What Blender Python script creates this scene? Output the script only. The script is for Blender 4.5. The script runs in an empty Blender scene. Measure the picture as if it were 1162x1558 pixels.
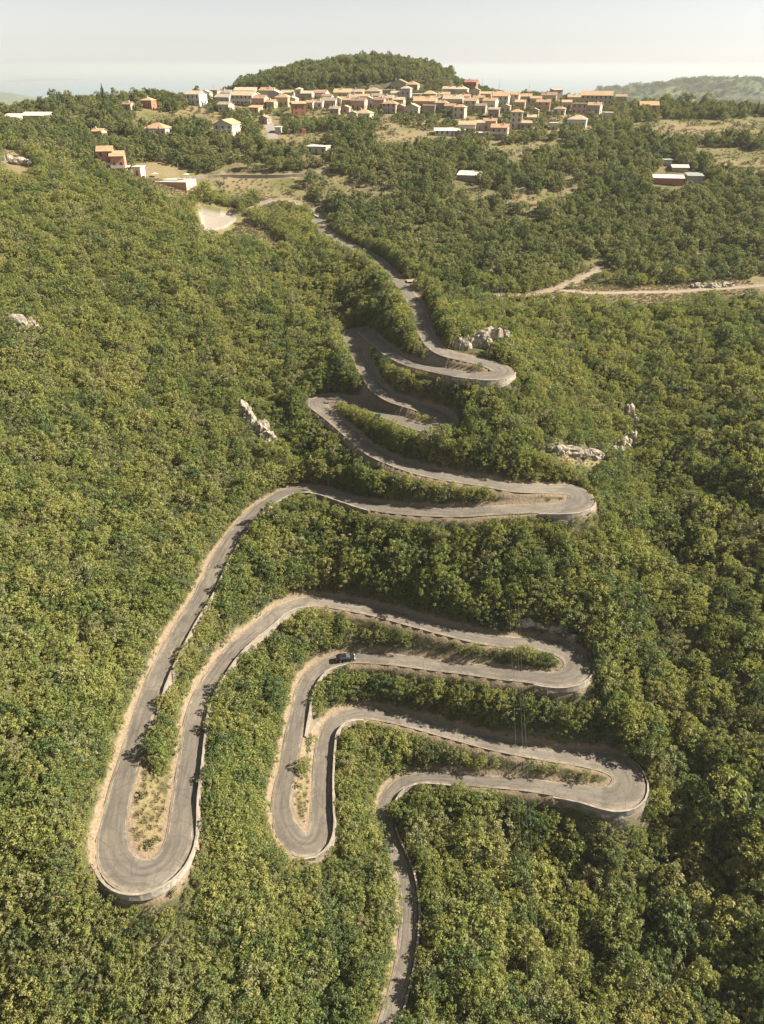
import bpy, bmesh, math, random
import numpy as np
from mathutils import Vector, Matrix

random.seed(7)
RNG = np.random.default_rng(7)
SC = bpy.context.scene

# ------------------------------------------------------------------ camera
W, H = 1162, 1558                      # pixel frame used for the measured positions
F = 1080.0                             # focal length in those pixels
PITCH = math.atan((779 - 100) / F)
SP, CP = math.sin(PITCH), math.cos(PITCH)
CAMZ = 235.0                           # metres above the sea (sea level is z = 0)
cam_data = bpy.data.cameras.new('camera')
cam = bpy.data.objects.new('camera', cam_data)
bpy.context.scene.collection.objects.link(cam)
cam.location = (0, 0, CAMZ)
cam.rotation_euler = (math.pi / 2 - PITCH, 0, 0)
cam_data.sensor_fit = 'VERTICAL'
cam_data.angle = 2 * math.atan(779 / F)
cam_data.clip_start = 0.5
cam_data.clip_end = 200000
SC.camera = cam

# ------------------------------------------------------------------ sky, sun, exposure
SUN_AZ = math.radians(84)              # clockwise from +Y, seen from above
SUN_EL = math.radians(37)
world = bpy.data.worlds.new('World')
SC.world = world
world.use_nodes = True
wn = world.node_tree.nodes
wl = world.node_tree.links
wn.clear()
sky = wn.new('ShaderNodeTexSky')
sky.sky_type = 'NISHITA'
sky.sun_disc = False
sky.sun_elevation = SUN_EL
sky.sun_rotation = SUN_AZ
sky.altitude = 200
sky.air_density = 1.0
sky.dust_density = 0.4
sky.ozone_density = 1.0
bg = wn.new('ShaderNodeBackground')
bg.inputs['Strength'].default_value = 0.052
wo = wn.new('ShaderNodeOutputWorld')
hs = wn.new('ShaderNodeHueSaturation'); hs.inputs['Value'].default_value = 0.68; hs.inputs['Saturation'].default_value = 0.2   # hazy, milky sky
wl.new(sky.outputs[0], hs.inputs['Color']); wl.new(hs.outputs[0], bg.inputs[0])
wl.new(bg.outputs[0], wo.inputs[0])

sun_l = bpy.data.lights.new('sun', 'SUN')
sun_l.energy = 5.0
sun_l.angle = math.radians(0.6)
sun_l.color = (1.0, 0.90, 0.74)
sun = bpy.data.objects.new('sun', sun_l)
bpy.context.scene.collection.objects.link(sun)
sd = Vector((math.sin(SUN_AZ) * math.cos(SUN_EL), math.cos(SUN_AZ) * math.cos(SUN_EL), math.sin(SUN_EL)))
sun.rotation_euler = sd.to_track_quat('Z', 'Y').to_euler()
sun.location = (300, 100, 500)
SC.view_settings.view_transform = 'Standard'
SC.view_settings.look = 'None'
SC.view_settings.exposure = 1.9
SC.view_settings.gamma = 1.0
SC.cycles.max_bounces = 6
SC.cycles.diffuse_bounces = 3
SC.cycles.glossy_bounces = 2
SC.cycles.transmission_bounces = 4
SC.cycles.transparent_max_bounces = 8
SC.cycles.volume_bounces = 1
SC.cycles.use_denoising = True

# ------------------------------------------------------------------ helpers
def tag(o, label=None, cat=None, group=None, kind=None):
    if label: o['label'] = label
    if cat: o['category'] = cat
    if group: o['group'] = group
    if kind: o['kind'] = kind
    return o

def link(name, me, mat=None, parent=None, loc=None):
    o = bpy.data.objects.new(name, me)
    bpy.context.scene.collection.objects.link(o)
    if mat is not None and me is not None and len(me.materials) == 0:
        me.materials.append(mat)
    if parent is not None: o.parent = parent
    if loc is not None: o.location = loc
    return o

def empty(name, loc=(0, 0, 0), rz=0.0):
    o = bpy.data.objects.new(name, None)
    bpy.context.scene.collection.objects.link(o)
    o.location = loc
    o.rotation_euler = (0, 0, rz)
    o.empty_display_size = 0.3
    return o

def mesh(name, verts, faces, smooth=False):
    me = bpy.data.meshes.new(name)
    me.from_pydata([tuple(v) for v in verts], [], [tuple(f) for f in faces])
    me.update()
    if smooth:
        me.polygons.foreach_set('use_smooth', [True] * len(me.polygons))
    return me

class MB:
    """collects boxes / prisms for one mesh"""
    def __init__(s): s.v = []; s.f = []
    def add(s, verts, faces):
        n = len(s.v); s.v += [tuple(v) for v in verts]; s.f += [tuple(i + n for i in f) for f in faces]
        return s
    def box(s, x0, x1, y0, y1, z0, z1):
        return s.add([(x0,y0,z0),(x1,y0,z0),(x1,y1,z0),(x0,y1,z0),(x0,y0,z1),(x1,y0,z1),(x1,y1,z1),(x0,y1,z1)],
                     [(0,3,2,1),(4,5,6,7),(0,1,5,4),(1,2,6,5),(2,3,7,6),(3,0,4,7)])
    def tube(s, a, b, r0, r1, n=6):
        a = Vector(a); b = Vector(b); d = (b - a).normalized()
        u = d.orthogonal().normalized(); w = d.cross(u)
        vs = []
        for p, r in ((a, r0), (b, r1)):
            for k in range(n):
                t = 2 * math.pi * k / n
                vs.append(p + u * (r * math.cos(t)) + w * (r * math.sin(t)))
        fs = [(k, (k + 1) % n, n + (k + 1) % n, n + k) for k in range(n)]
        fs += [tuple(range(n - 1, -1, -1)), tuple(range(n, 2 * n))]
        return s.add(vs, fs)
    def me(s, name, smooth=False): return mesh(name, s.v, s.f, smooth)

# value noise on arrays (terrain relief)
def vnoise(x, y, seed=0):
    xi = np.floor(x).astype(np.int64); yi = np.floor(y).astype(np.int64)
    fx = x - xi; fy = y - yi
    fx = fx * fx * (3 - 2 * fx); fy = fy * fy * (3 - 2 * fy)
    def h(a, b):
        n = (a * 374761393 + b * 668265263 + seed * 982451653) & 0x7fffffff
        n = ((n ^ (n >> 13)) * 1274126177) & 0x7fffffff
        return ((n ^ (n >> 16)) & 0xffff) / 65535.0
    return (h(xi, yi) * (1 - fx) + h(xi + 1, yi) * fx) * (1 - fy) + (h(xi, yi + 1) * (1 - fx) + h(xi + 1, yi + 1) * fx) * fy

# ------------------------------------------------------------------ materials
def newmat(name):
    m = bpy.data.materials.new(name); m.use_nodes = True
    nt = m.node_tree; nt.nodes.clear()
    out = nt.nodes.new('ShaderNodeOutputMaterial')
    return m, nt, out

def principled(nt, out, rough=0.85, spec=0.25):
    p = nt.nodes.new('ShaderNodeBsdfPrincipled')
    p.inputs['Roughness'].default_value = rough
    p.inputs['Specular IOR Level'].default_value = spec
    nt.links.new(p.outputs[0], out.inputs[0])
    return p

def noise(nt, scale, detail=3.0, rough=0.55, coord='Object'):
    tc = nt.nodes.new('ShaderNodeTexCoord')
    n = nt.nodes.new('ShaderNodeTexNoise')
    n.inputs['Scale'].default_value = scale
    n.inputs['Detail'].default_value = detail
    n.inputs['Roughness'].default_value = rough
    nt.links.new(tc.outputs[coord], n.inputs['Vector'])
    return n

def ramp(nt, fac, stops):
    r = nt.nodes.new('ShaderNodeValToRGB')
    e = r.color_ramp.elements
    while len(e) < len(stops): e.new(0.5)
    for i, (p, c) in enumerate(stops):
        e[i].position = p; e[i].color = (c[0], c[1], c[2], 1)
    nt.links.new(fac, r.inputs[0])
    return r

def mixc(nt, fac, a, b, mode='MIX'):
    m = nt.nodes.new('ShaderNodeMix'); m.data_type = 'RGBA'; m.blend_type = mode
    for s, v in ((m.inputs[0], fac), (m.inputs[6], a), (m.inputs[7], b)):
        if isinstance(v, (int, float)): s.default_value = v
        elif isinstance(v, tuple): s.default_value = (v[0], v[1], v[2], 1)
        else: nt.links.new(v, s)
    return m.outputs[2]

def mth(nt, op, a, b=0.0, clamp=False):
    m = nt.nodes.new('ShaderNodeMath'); m.operation = op; m.use_clamp = clamp
    for s, v in ((m.inputs[0], a), (m.inputs[1], b)):
        if isinstance(v, (int, float)): s.default_value = v
        else: nt.links.new(v, s)
    return m.outputs[0]

def attr(nt, name, out='Fac'):
    a = nt.nodes.new('ShaderNodeAttribute'); a.attribute_name = name
    return a.outputs[out]

def bump(nt, p, height, strength=0.4, dist=0.1):
    b = nt.nodes.new('ShaderNodeBump')
    b.inputs['Strength'].default_value = strength
    b.inputs['Distance'].default_value = dist
    nt.links.new(height, b.inputs['Height'])
    nt.links.new(b.outputs[0], p.inputs['Normal'])

_mc = {}
def plain(name, col, rough=0.85, var=0.18, scale=1.2, spec=0.25, metal=0.0):
    """weathered single-colour surface: two noise octaves vary the value"""
    if name in _mc: return _mc[name]
    m, nt, out = newmat(name)
    p = principled(nt, out, rough, spec)
    p.inputs['Metallic'].default_value = metal
    n = noise(nt, scale, 5, 0.65)
    lo = tuple(c * (1 - var) for c in col); hi = tuple(min(1, c * (1 + var)) for c in col)
    r = ramp(nt, n.outputs[0], [(0.3, lo), (0.7, hi)])
    nt.links.new(r.outputs[0], p.inputs['Base Color'])
    _mc[name] = m
    return m

def leafmat(name, stops, trans=0.3, patch=0.045):
    m, nt, out = newmat(name)
    oi = nt.nodes.new('ShaderNodeObjectInfo')
    geo = nt.nodes.new('ShaderNodeNewGeometry')
    n = nt.nodes.new('ShaderNodeTexNoise'); n.inputs['Scale'].default_value = patch; n.inputs['Detail'].default_value = 3
    nt.links.new(geo.outputs['Position'], n.inputs['Vector'])
    a = attr(nt, 'leafvar')
    f = mth(nt, 'MULTIPLY', oi.outputs['Random'], 0.42)
    f = mth(nt, 'ADD', f, mth(nt, 'MULTIPLY', a, 0.34))
    f = mth(nt, 'ADD', f, mth(nt, 'MULTIPLY', mth(nt, 'SUBTRACT', n.outputs[0], 0.5), 1.05))
    f = mth(nt, 'ADD', f, 0.12, True)
    r = ramp(nt, f, stops)
    d = nt.nodes.new('ShaderNodeBsdfPrincipled')
    d.inputs['Roughness'].default_value = 0.55
    d.inputs['Specular IOR Level'].default_value = 0.22
    nt.links.new(r.outputs[0], d.inputs['Base Color'])
    t = nt.nodes.new('ShaderNodeBsdfTranslucent')
    tc = mixc(nt, 1.0, r.outputs[0], (1.0, 1.0, 0.55), 'MULTIPLY')
    nt.links.new(tc, t.inputs['Color'])
    mx = nt.nodes.new('ShaderNodeMixShader'); mx.inputs[0].default_value = trans
    nt.links.new(d.outputs[0], mx.inputs[1]); nt.links.new(t.outputs[0], mx.inputs[2])
    nt.links.new(mx.outputs[0], out.inputs[0])
    return m

# ------------------------------------------------------------------ projection between photo pixels and the place
def ray_pos(px, py, drop):
    px = np.asarray(px, float); py = np.asarray(py, float)
    v = (py - H / 2) / F
    d = drop / (SP + v * CP)
    return np.stack([(px - W / 2) / F * d, (CP - v * SP) * d, CAMZ - drop + 0 * d], -1), d

def depth_pos(px, py, d):
    v = (py - H / 2) / F
    return ((px - W / 2) / F * d, (CP - v * SP) * d, CAMZ - (SP + v * CP) * d)

def project(P):
    P = np.asarray(P, float)
    y = P[..., 1]; z = P[..., 2] - CAMZ
    d = y * CP - z * SP
    d = np.where(d < 1, 1, d)
    return P[..., 0] / d * F + W / 2, H / 2 - (y * SP + z * CP) / d * F, d

# ------------------------------------------------------------------ the switchback road: traced centre line, solved for a steady grade
ROAD = [(493,331),(484,337),(486,345),(507,360),(527,370.6),(548,381),(572,396),(593,413.6),(610,431),(624,451),(637.5,472),(644,496.5),(655.6,520),(674,536),(707,545),(744,554.6),(762,566),(734.6,573),(697,568.5),(660,561.5),(623,552),(595,538),(572,520),(549,503),(535,506),(537,520),(546,543),(558,566),(572,589),(595,606),(628,617),(660,629),(674,645),(650,651),(632,647.5),(600,636),(560,619),(516,608),(483.6,610),(493,624),(511.5,640.5),(535,661),(562.6,685),(600,703),(641.6,717),(688,726.5),(734.6,733.5),(781,742),(832,744),(869,747),(879,761),(855,771.6),(818,773),(772,775),(725,778),(699,779.5),(641,778),(605,775),(569,770.5),(533,762),(504,752),(475,745),(443,747),(414,760),(385,783),(359.5,812),(338,845),(320,881),(302,917),(281,949),(245,1018),(218,1086.5),(200,1148),(187,1190),(176,1241),(173,1276),(178,1302),(204,1327),(233,1326),(257,1307),(271,1276),(278,1224),(285.6,1172.6),(292.5,1121),(297.6,1086.5),(311,1052),(333,1018),(361,983),(402,949),(433,925),(474,914),(529,921),(581,932),(632,946),(684,960),(736,972),(787,978),(823.5,981),(854,991),(872.5,1006.5),(867,1024.6),(839,1032),(813,1029),(761,1024.6),(710,1017),(658,1011),(606.6,1004),(555,1000),(524,1001),(498,1009),(477,1024.6),(462,1050),(454,1086.6),(446.5,1123),(439,1164),(431,1200),(428,1231),(439,1262),(467,1285),(484,1262),(488,1216),(490,1169),(493,1138),(498,1112),(519,1092),(550,1084),(591,1089),(643,1102),(694,1116.5),(751,1131.5),(803,1142),(854,1151),(901,1159),(937,1172),(947,1190),(932,1208),(890.6,1206),(839,1199),(787,1192),(736,1188),(689,1184),(648,1182),(617,1187),(594,1205),(584,1229),(586,1260),(595,1288),(608,1315),(618,1346),(622,1384),(620,1418),(616,1453),(608,1494),(598,1529),(588,1558),(568,1640)]
RP = np.array(ROAD, float)
_drop = np.linspace(57, 142, len(RP))
for _ in range(500):
    _q, _d = ray_pos(RP[:, 0], RP[:, 1], _drop)
    _s = np.r_[0, np.cumsum(np.linalg.norm(np.diff(_q[:, :2], axis=0), axis=1))]
    _drop = _drop * 0.9 + (57 + 0.07 * _s) * 0.1
KEY = _q

def catmull(P, step):
    P = np.asarray(P, float)
    Q = np.vstack([2 * P[0] - P[1], P, 2 * P[-1] - P[-2]])
    out = []
    for i in range(1, len(Q) - 2):
        p0, p1, p2, p3 = Q[i - 1:i + 3]
        n = max(2, int(np.linalg.norm(p2 - p1) / 0.25))
        t = np.linspace(0, 1, n, endpoint=False)[:, None]
        out.append(0.5 * (2 * p1 + (p2 - p0) * t + (2 * p0 - 5 * p1 + 4 * p2 - p3) * t * t + (3 * p1 - p0 - 3 * p2 + p3) * t ** 3))
    out.append(P[-1:])
    C = np.vstack(out)
    s = np.r_[0, np.cumsum(np.linalg.norm(np.diff(C, axis=0), axis=1))]
    u = np.arange(0, s[-1], step)
    return np.stack([np.interp(u, s, C[:, k]) for k in range(P.shape[1])], 1)

def smooth_path(C, n):
    k = np.hanning(2 * n + 3)[1:-1]; k /= k.sum()
    E = np.vstack([np.repeat(C[:1], n, 0), C, np.repeat(C[-1:], n, 0)])
    return np.stack([np.convolve(E[:, j], k, 'valid') for j in range(C.shape[1])], 1)

STEP = 0.8
RC = smooth_path(catmull(KEY, STEP), 4)
NR = len(RC)
def tang(C):
    t = np.gradient(C[:, :2], axis=0)
    return t / np.maximum(np.linalg.norm(t, axis=1, keepdims=True), 1e-6)
RT = tang(RC)
RN = np.stack([-RT[:, 1], RT[:, 0]], 1)            # left of the way down
_rx, _ry, RD = project(RC)
def near_idx(px, py, lo=0, hi=None):
    hi = NR if hi is None else hi
    return lo + int(np.argmin((_rx[lo:hi] - px) ** 2 + (_ry[lo:hi] - py) ** 2))
KEYI = []
_last = 0
for k, (x, y) in enumerate(ROAD):
    j = near_idx(x, y, _last, min(NR, _last + 90)); KEYI.append(j); _last = max(_last, j - 2)
def kidx(px, py):
    """road sample next to the traced point nearest to that pixel"""
    return KEYI[int(np.argmin((RP[:, 0] - px) ** 2 + (RP[:, 1] - py) ** 2))]
base_hw = np.interp(np.arange(NR), [0, NR * 0.3, NR * 0.6, NR * 0.9, NR * 0.94, NR], [2.5, 2.25, 2.0, 1.88, 1.55, 1.5])
HL = base_hw.copy(); HR = base_hw.copy()
def widen(px, py, extra, width):
    i = kidx(px, py)
    b = extra * np.exp(-((np.arange(NR) - i) * STEP / width) ** 2)
    a = RT[max(0, i - 6)]; c = RT[min(NR - 1, i + 6)]
    if a[0] * c[1] - a[1] * c[0] > 0: HR[:] = HR + b      # turns left: outside is on the right
    else: HL[:] = HL + b
widen(762, 566, 1.6, 6); widen(879, 761, 1.9, 7); widen(872, 1006, 2.1, 8); widen(947, 1190, 3.1, 8)
widen(467, 1285, 1.2, 6); widen(204, 1327, 1.3, 9); widen(674, 645, 1.2, 6); widen(483, 610, 1.1, 6); widen(535, 506, 0.8, 5)

# ------------------------------------------------------------------ terrain: heights interpolated between the road and measured points
CTRL = [  # photo x, y, distance along the optical axis
 # left spur
 (0,250,282),(90,262,286),(180,282,290),(260,300,295),(330,335,298),(420,370,280),(480,430,262),(500,500,246),
 (0,420,214),(150,420,228),(300,430,236),(420,480,240),(0,600,168),(150,600,186),(300,600,202),(420,620,208),
 (0,800,138),(150,800,154),(280,790,172),(0,1000,116),(110,1000,128),(0,1200,103),(90,1200,105),
 (0,1400,99),(100,1400,101),(250,1420,105.5),(0,1558,99),(150,1558,101.5),(300,1558,104),(420,1480,114),(520,1420,121),(480,1558,116),
 # hollow between spur and road
 (470,690,196),(540,735,184),
 # lower right
 (700,1300,140),(720,1450,128),(700,1558,119),(850,1300,146),(850,1450,134),(850,1558,123),(1000,1300,147),(1000,1450,135),(1000,1558,125),
 (1162,1300,140),(1162,1450,130.5),(1162,1558,121),
 # right slope
 (1040,1150,151.5),(1162,1150,149.5),(1000,1000,164),(1162,1000,160.5),(1000,850,182),(1162,850,176.5),(960,700,203),(1162,700,195.5),
 (900,600,214),(1040,600,219),(1162,580,219),(840,520,226),(960,500,240),(1162,480,250),(800,470,243),
 # track and terraces
 (730,447,252),(850,440,260),(980,445,262),(1162,437,266),
 (700,390,276),(850,390,284),(1000,390,288),(1162,390,290),(600,350,298),(700,340,304),(850,330,312),(1000,330,316),(1162,330,318),
 (560,300,318),(700,290,328),(850,280,338),(1000,280,342),(1162,280,344),(620,245,348),(760,240,356),(900,230,366),(1050,225,374),(1162,225,376),
 (700,206,382),(830,204,388),(960,200,396),(1080,192,404),(1162,192,406),(1000,172,430),(1100,170,436),(1162,170,440),(930,165,440),
 # fields by the upper road
 (400,330,304),(440,305,316),(380,280,326),(300,272,326),(480,275,330),(540,265,336),
 # hotel and trees below the village
 (160,255,318),(220,245,334),(330,232,346),(430,225,352),(520,220,360),(100,220,330),(20,215,318),
 (200,205,366),(330,200,376),(440,198,384),(560,196,386),(640,200,386),
 (0,188,348),(70,182,362),(150,176,380),(240,178,394),(300,176,404),
 # village
 (330,165,414),(420,166,420),(520,168,420),(620,170,418),(720,176,412),(800,180,410),(880,176,420),
 (300,152,432),(400,152,440),(500,152,444),(600,152,444),(700,154,440),(800,156,440),(880,156,448),
 (340,145,456),(460,145,462),(560,144,468),(660,143,468),(760,144,466),(860,148,464),
 # ridge beyond the hotel
 (100,152,392),(180,150,402),(250,150,420),
]
pts = [np.array(depth_pos(*c)) for c in CTRL]
for X, Y, drop in [  # beyond the ridges, behind and beside the frame (world metres, metres below the camera)
  (-200,470,26),(-260,450,40),(-260,560,75),(-160,560,45),(-100,600,42),(-330,420,60),(-330,330,38),(-330,520,95),(-200,660,90),(-150,760,110),
  (150,560,22),(220,560,30),(300,560,38),(330,470,32),(250,640,70),(330,680,100),(150,680,55),(80,700,40),(-60,760,70),(60,800,80),(200,800,120),
  (-140,150,50),(-180,230,42),(-120,60,75),(-120,0,95),(-60,0,112),(0,-20,140),(60,0,146),(130,0,142),(185,60,118),(187,150,95),(230,250,68),(280,340,55),
  (-260,200,40),(300,150,80),(0,20,136),(-60,-60,120),(60,-60,150),(0,880,160),(-250,880,200),(260,880,200),(-420,300,90),(-420,500,160),(430,300,70),(430,500,90),(460,100,90),(430,700,160),(-420,0,100),(-420,760,220),(430,-60,120)]:
    pts.append(np.array((X, Y, CAMZ - drop)))
_sub = RC[::6]
CP3 = np.vstack([np.array(pts), _sub])
_sc = 100.0
def _rbf_fit(P, z, lam):
    r = np.linalg.norm(P[:, None] - P[None], axis=2)
    n = len(P)
    A = np.zeros((n + 3, n + 3)); A[:n, :n] = r + lam * np.eye(n)
    Q = np.c_[np.ones(n), P]; A[:n, n:] = Q; A[n:, :n] = Q.T
    return np.linalg.solve(A, np.r_[z, np.zeros(3)])
_w = _rbf_fit(CP3[:, :2] / _sc, CP3[:, 2], -0.0)
def rbf(x, y):
    x = np.asarray(x, float).ravel() / _sc; y = np.asarray(y, float).ravel() / _sc
    out = np.empty(len(x)); c = CP3[:, :2] / _sc; n = len(c)
    for a in range(0, len(x), 8000):
        b = slice(a, a + 8000)
        r = np.sqrt((x[b, None] - c[None, :, 0]) ** 2 + (y[b, None] - c[None, :, 1]) ** 2)
        out[b] = r @ _w[:n] + _w[n] + _w[n + 1] * x[b] + _w[n + 2] * y[b]
    return out

def axis(lo, hi, d, far_lo, far_hi, g):
    a = list(np.arange(lo, hi + d * 0.5, d))
    s = d
    while a[-1] < far_hi: s = min(s * g, 40); a.append(a[-1] + s)
    s = d
    while a[0] > far_lo: s = min(s * g, 40); a.insert(0, a[0] - s)
    return np.array(a)
GX = axis(-72, 72, 0.85, -900, 900, 1.05)
GY = axis(44, 260, 0.85, -120, 1300, 1.025)
gx, gy = np.meshgrid(GX, GY)
gz = rbf(gx, gy).reshape(gx.shape)
def blur(a, n):
    for _ in range(n):
        b = a.copy()
        b[1:-1] = (a[:-2] + 2 * a[1:-1] + a[2:]) / 4; a = b.copy()
        b[:, 1:-1] = (a[:, :-2] + 2 * a[:, 1:-1] + a[:, 2:]) / 4; a = b
    return a
gz = blur(gz, 3)
# the wooded hill behind the village
def bumpf(cx, cy, rx, ry, hgt, p=1.0):
    q = np.clip(1 - ((gx - cx) / rx) ** 2 - ((gy - cy) / ry) ** 2, 0, 1)
    return hgt * (q * q * (3 - 2 * q)) ** p
hx, hy, hz = depth_pos(563, 110, 575)
_sk = np.array([(335,142),(350,139),(390,127),(430,113),(470,106),(510,100),(545,96),(563,94),(600,98),(640,104),(680,116),(715,131),(745,144)], float)
_hb = CAMZ - 24.0
_cx = (_sk[:, 0] - W / 2) / F * 575; _cz = CAMZ - (SP + (_sk[:, 1] - H / 2) / F * CP) * 575 - _hb
_cr = np.interp(gx, np.r_[_cx[0] - 30, _cx, _cx[-1] + 30], np.r_[0, np.clip(_cz, 0, 99), 0])
_t = (gy - hy) / np.where(gy < hy, 88.0, 150.0)
_pf = np.clip(1 - _t * _t, 0, 1)
_hill = _cr * _pf + 2.5 * (vnoise(gx / 22, gy / 22, 77) - 0.5) * np.clip(_cr * _pf / 4, 0, 1)
_w2 = np.clip(_cr * _pf / 3.0, 0, 1)
gz = gz * (1 - _w2) + np.maximum(gz, _hb + _hill) * _w2
gz = blur(gz, 2)
HILLQ = np.where(_cr * _pf > 2.2, 0.0, 2.0)
far = np.clip((np.hypot(gx * 0.8, gy - 350) - 450) / 250, 0, 1)
gz = gz * (1 - far) + (-25.0) * far
# relief under the forest
_px, _py, _pd = project(np.stack([gx, gy, gz], -1))
amp = np.clip((_py - 250) / 250, 0.0, 1)
gz = gz + amp * (1.6 * (vnoise(gx / 14, gy / 14, 3) - 0.5) + 0.9 * (vnoise(gx / 5, gy / 5, 5) - 0.5))

def hgt(x, y, G=None):
    G = gz if G is None else G
    x = np.asarray(x, float); y = np.asarray(y, float)
    i = np.clip(np.searchsorted(GX, x) - 1, 0, len(GX) - 2); j = np.clip(np.searchsorted(GY, y) - 1, 0, len(GY) - 2)
    fx = (x - GX[i]) / (GX[i + 1] - GX[i]); fy = (y - GY[j]) / (GY[j + 1] - GY[j])
    return (G[j, i] * (1 - fx) + G[j, i + 1] * fx) * (1 - fy) + (G[j + 1, i] * (1 - fx) + G[j + 1, i + 1] * fx) * fy

def ground(px, py):
    """where the ray through a photo pixel first meets the ground"""
    ds = np.concatenate([np.arange(40, 560, 0.5), np.arange(560, 1000, 4)])
    v = (py - H / 2) / F
    X = (px - W / 2) / F * ds; Y = (CP - v * SP) * ds; Z = CAMZ - (SP + v * CP) * ds
    hit = np.nonzero(Z < hgt(X, Y))[0]
    k = hit[0] if len(hit) else int(np.argmin(np.abs(Z - hgt(X, Y))))
    return np.array((X[k], Y[k], float(hgt(X[k], Y[k])))), ds[k]

# ---- carve a roadway (path with heights) into the ground
DIRT = np.zeros_like(gz); RDIST = np.full(gz.shape, 99.0); RFRONT = np.zeros_like(gz)
def carve(C, hl, hr, flat, blend, dirtw, dirt=1.0):
    global gz
    lo = C[:, :2].min(0) - 16; hi = C[:, :2].max(0) + 16
    m = (gx > lo[0]) & (gx < hi[0]) & (gy > lo[1]) & (gy < hi[1])
    ii = np.nonzero(m.ravel())[0]
    x = gx.ravel()[ii]; y = gy.ravel()[ii]
    best = np.empty(len(ii)); bi = np.empty(len(ii), int)
    c = C[:, :2].astype(np.float32)
    for a in range(0, len(ii), 6000):
        b = slice(a, a + 6000)
        d = (x[b, None].astype(np.float32) - c[None, :, 0]) ** 2 + (y[b, None].astype(np.float32) - c[None, :, 1]) ** 2
        k = d.argmin(1); bi[b] = k; best[b] = np.sqrt(d[np.arange(len(k)), k])
    T = tang(C)
    side = T[bi, 0] * (y - C[bi, 1]) - T[bi, 1] * (x - C[bi, 0])
    hw = np.where(side > 0, hl[bi], hr[bi])
    e = best - hw
    w = 1 - np.clip((e - flat) / blend, 0, 1); w = w * w * (3 - 2 * w)
    z = gz.ravel().copy()
    z[ii] = z[ii] * (1 - w) + (C[bi, 2] - 0.10) * w
    gz = z.reshape(gz.shape)
    D = DIRT.ravel(); D[ii] = np.maximum(D[ii], dirt * np.clip(1.25 - e / dirtw, 0, 1))
    R = RDIST.ravel(); Rf = RFRONT.ravel()
    upd = e < R[ii]
    R[ii] = np.where(upd, e, R[ii])
    front = ((y - C[bi, 1]) * -1) / np.maximum(best, .1)            # >0: nearer to the camera than the road
    Rf[ii] = np.where(upd, front, Rf[ii])

def drape(pxs, step=1.0, sm=6):
    P = np.array([ground(x, y)[0] for x, y in pxs])
    C = smooth_path(catmull(P, step), sm)
    C[:, 2] = smooth_path(hgt(C[:, 0], C[:, 1])[:, None], sm)[:, 0]
    return C
TRACKS = {
 'side_track': (drape([(614,428),(650,428),(690,437),(730,448),(790,451),(850,438),(888,421),(920,407)]), 1.7),
 'field_track': (drape([(846,441),(900,446),(980,445),(1060,441),(1162,434),(1240,430)]), 1.5),
 'upper_road': (drape([(493,331),(478,322),(462,313),(440,305),(420,304),(404,308),(380,322)]), 2.0),
 'village_lane': (drape([(270,271),(320,269),(380,268),(430,268),(470,265),(500,258)]), 1.6),
 'village_road': (drape([(415,212),(413,200),(408,188),(404,178)]), 2.6),
}
_c = TRACKS['upper_road'][0]
_s = np.r_[0, np.cumsum(np.linalg.norm(np.diff(_c[:, :2], axis=0), axis=1))]
_c += (RC[0] - _c[0]) * np.exp(-(_s / 14.0) ** 2)[:, None]          # the two roads meet end to end
for k, (C, hw) in TRACKS.items():
    hh = np.full(len(C), hw)
    carve(C, hh, hh, 0.3, 3.0, 2.2 if 'track' in k else 1.2, 1.0)
LOT = [(300,312),(318,316),(352,322),(362,332),(340,350),(312,352),(306,336)]
lp, _ = ground(332, 336)
# flat gravel lot on the nose of the left spur
LOTXY = np.array([ground(x, y)[0][:2] for x, y in LOT])
def in_poly(x, y, poly):
    x = np.asarray(x); y = np.asarray(y); r = np.zeros(x.shape, bool)
    n = len(poly)
    for i in range(n):
        x0, y0 = poly[i]; x1, y1 = poly[(i + 1) % n]
        c = ((y0 > y) != (y1 > y)) & (x < (x1 - x0) * (y - y0) / (y1 - y0 + 1e-12) + x0)
        r ^= c
    return r
_inl = in_poly(gx, gy, LOTXY)
carve(RC, HL, HR, 0.55, 2.6, 1.2)
_m = np.clip((RDIST - 0.35) / 0.7, 0, 1) * np.clip((9 - RDIST) / 3, 0, 1)
for _ in range(8): gz = gz * (1 - _m) + blur(gz, 1) * _m
gz = np.where(_inl, gz * 0.25 + lp[2] * 0.75, gz)

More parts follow.
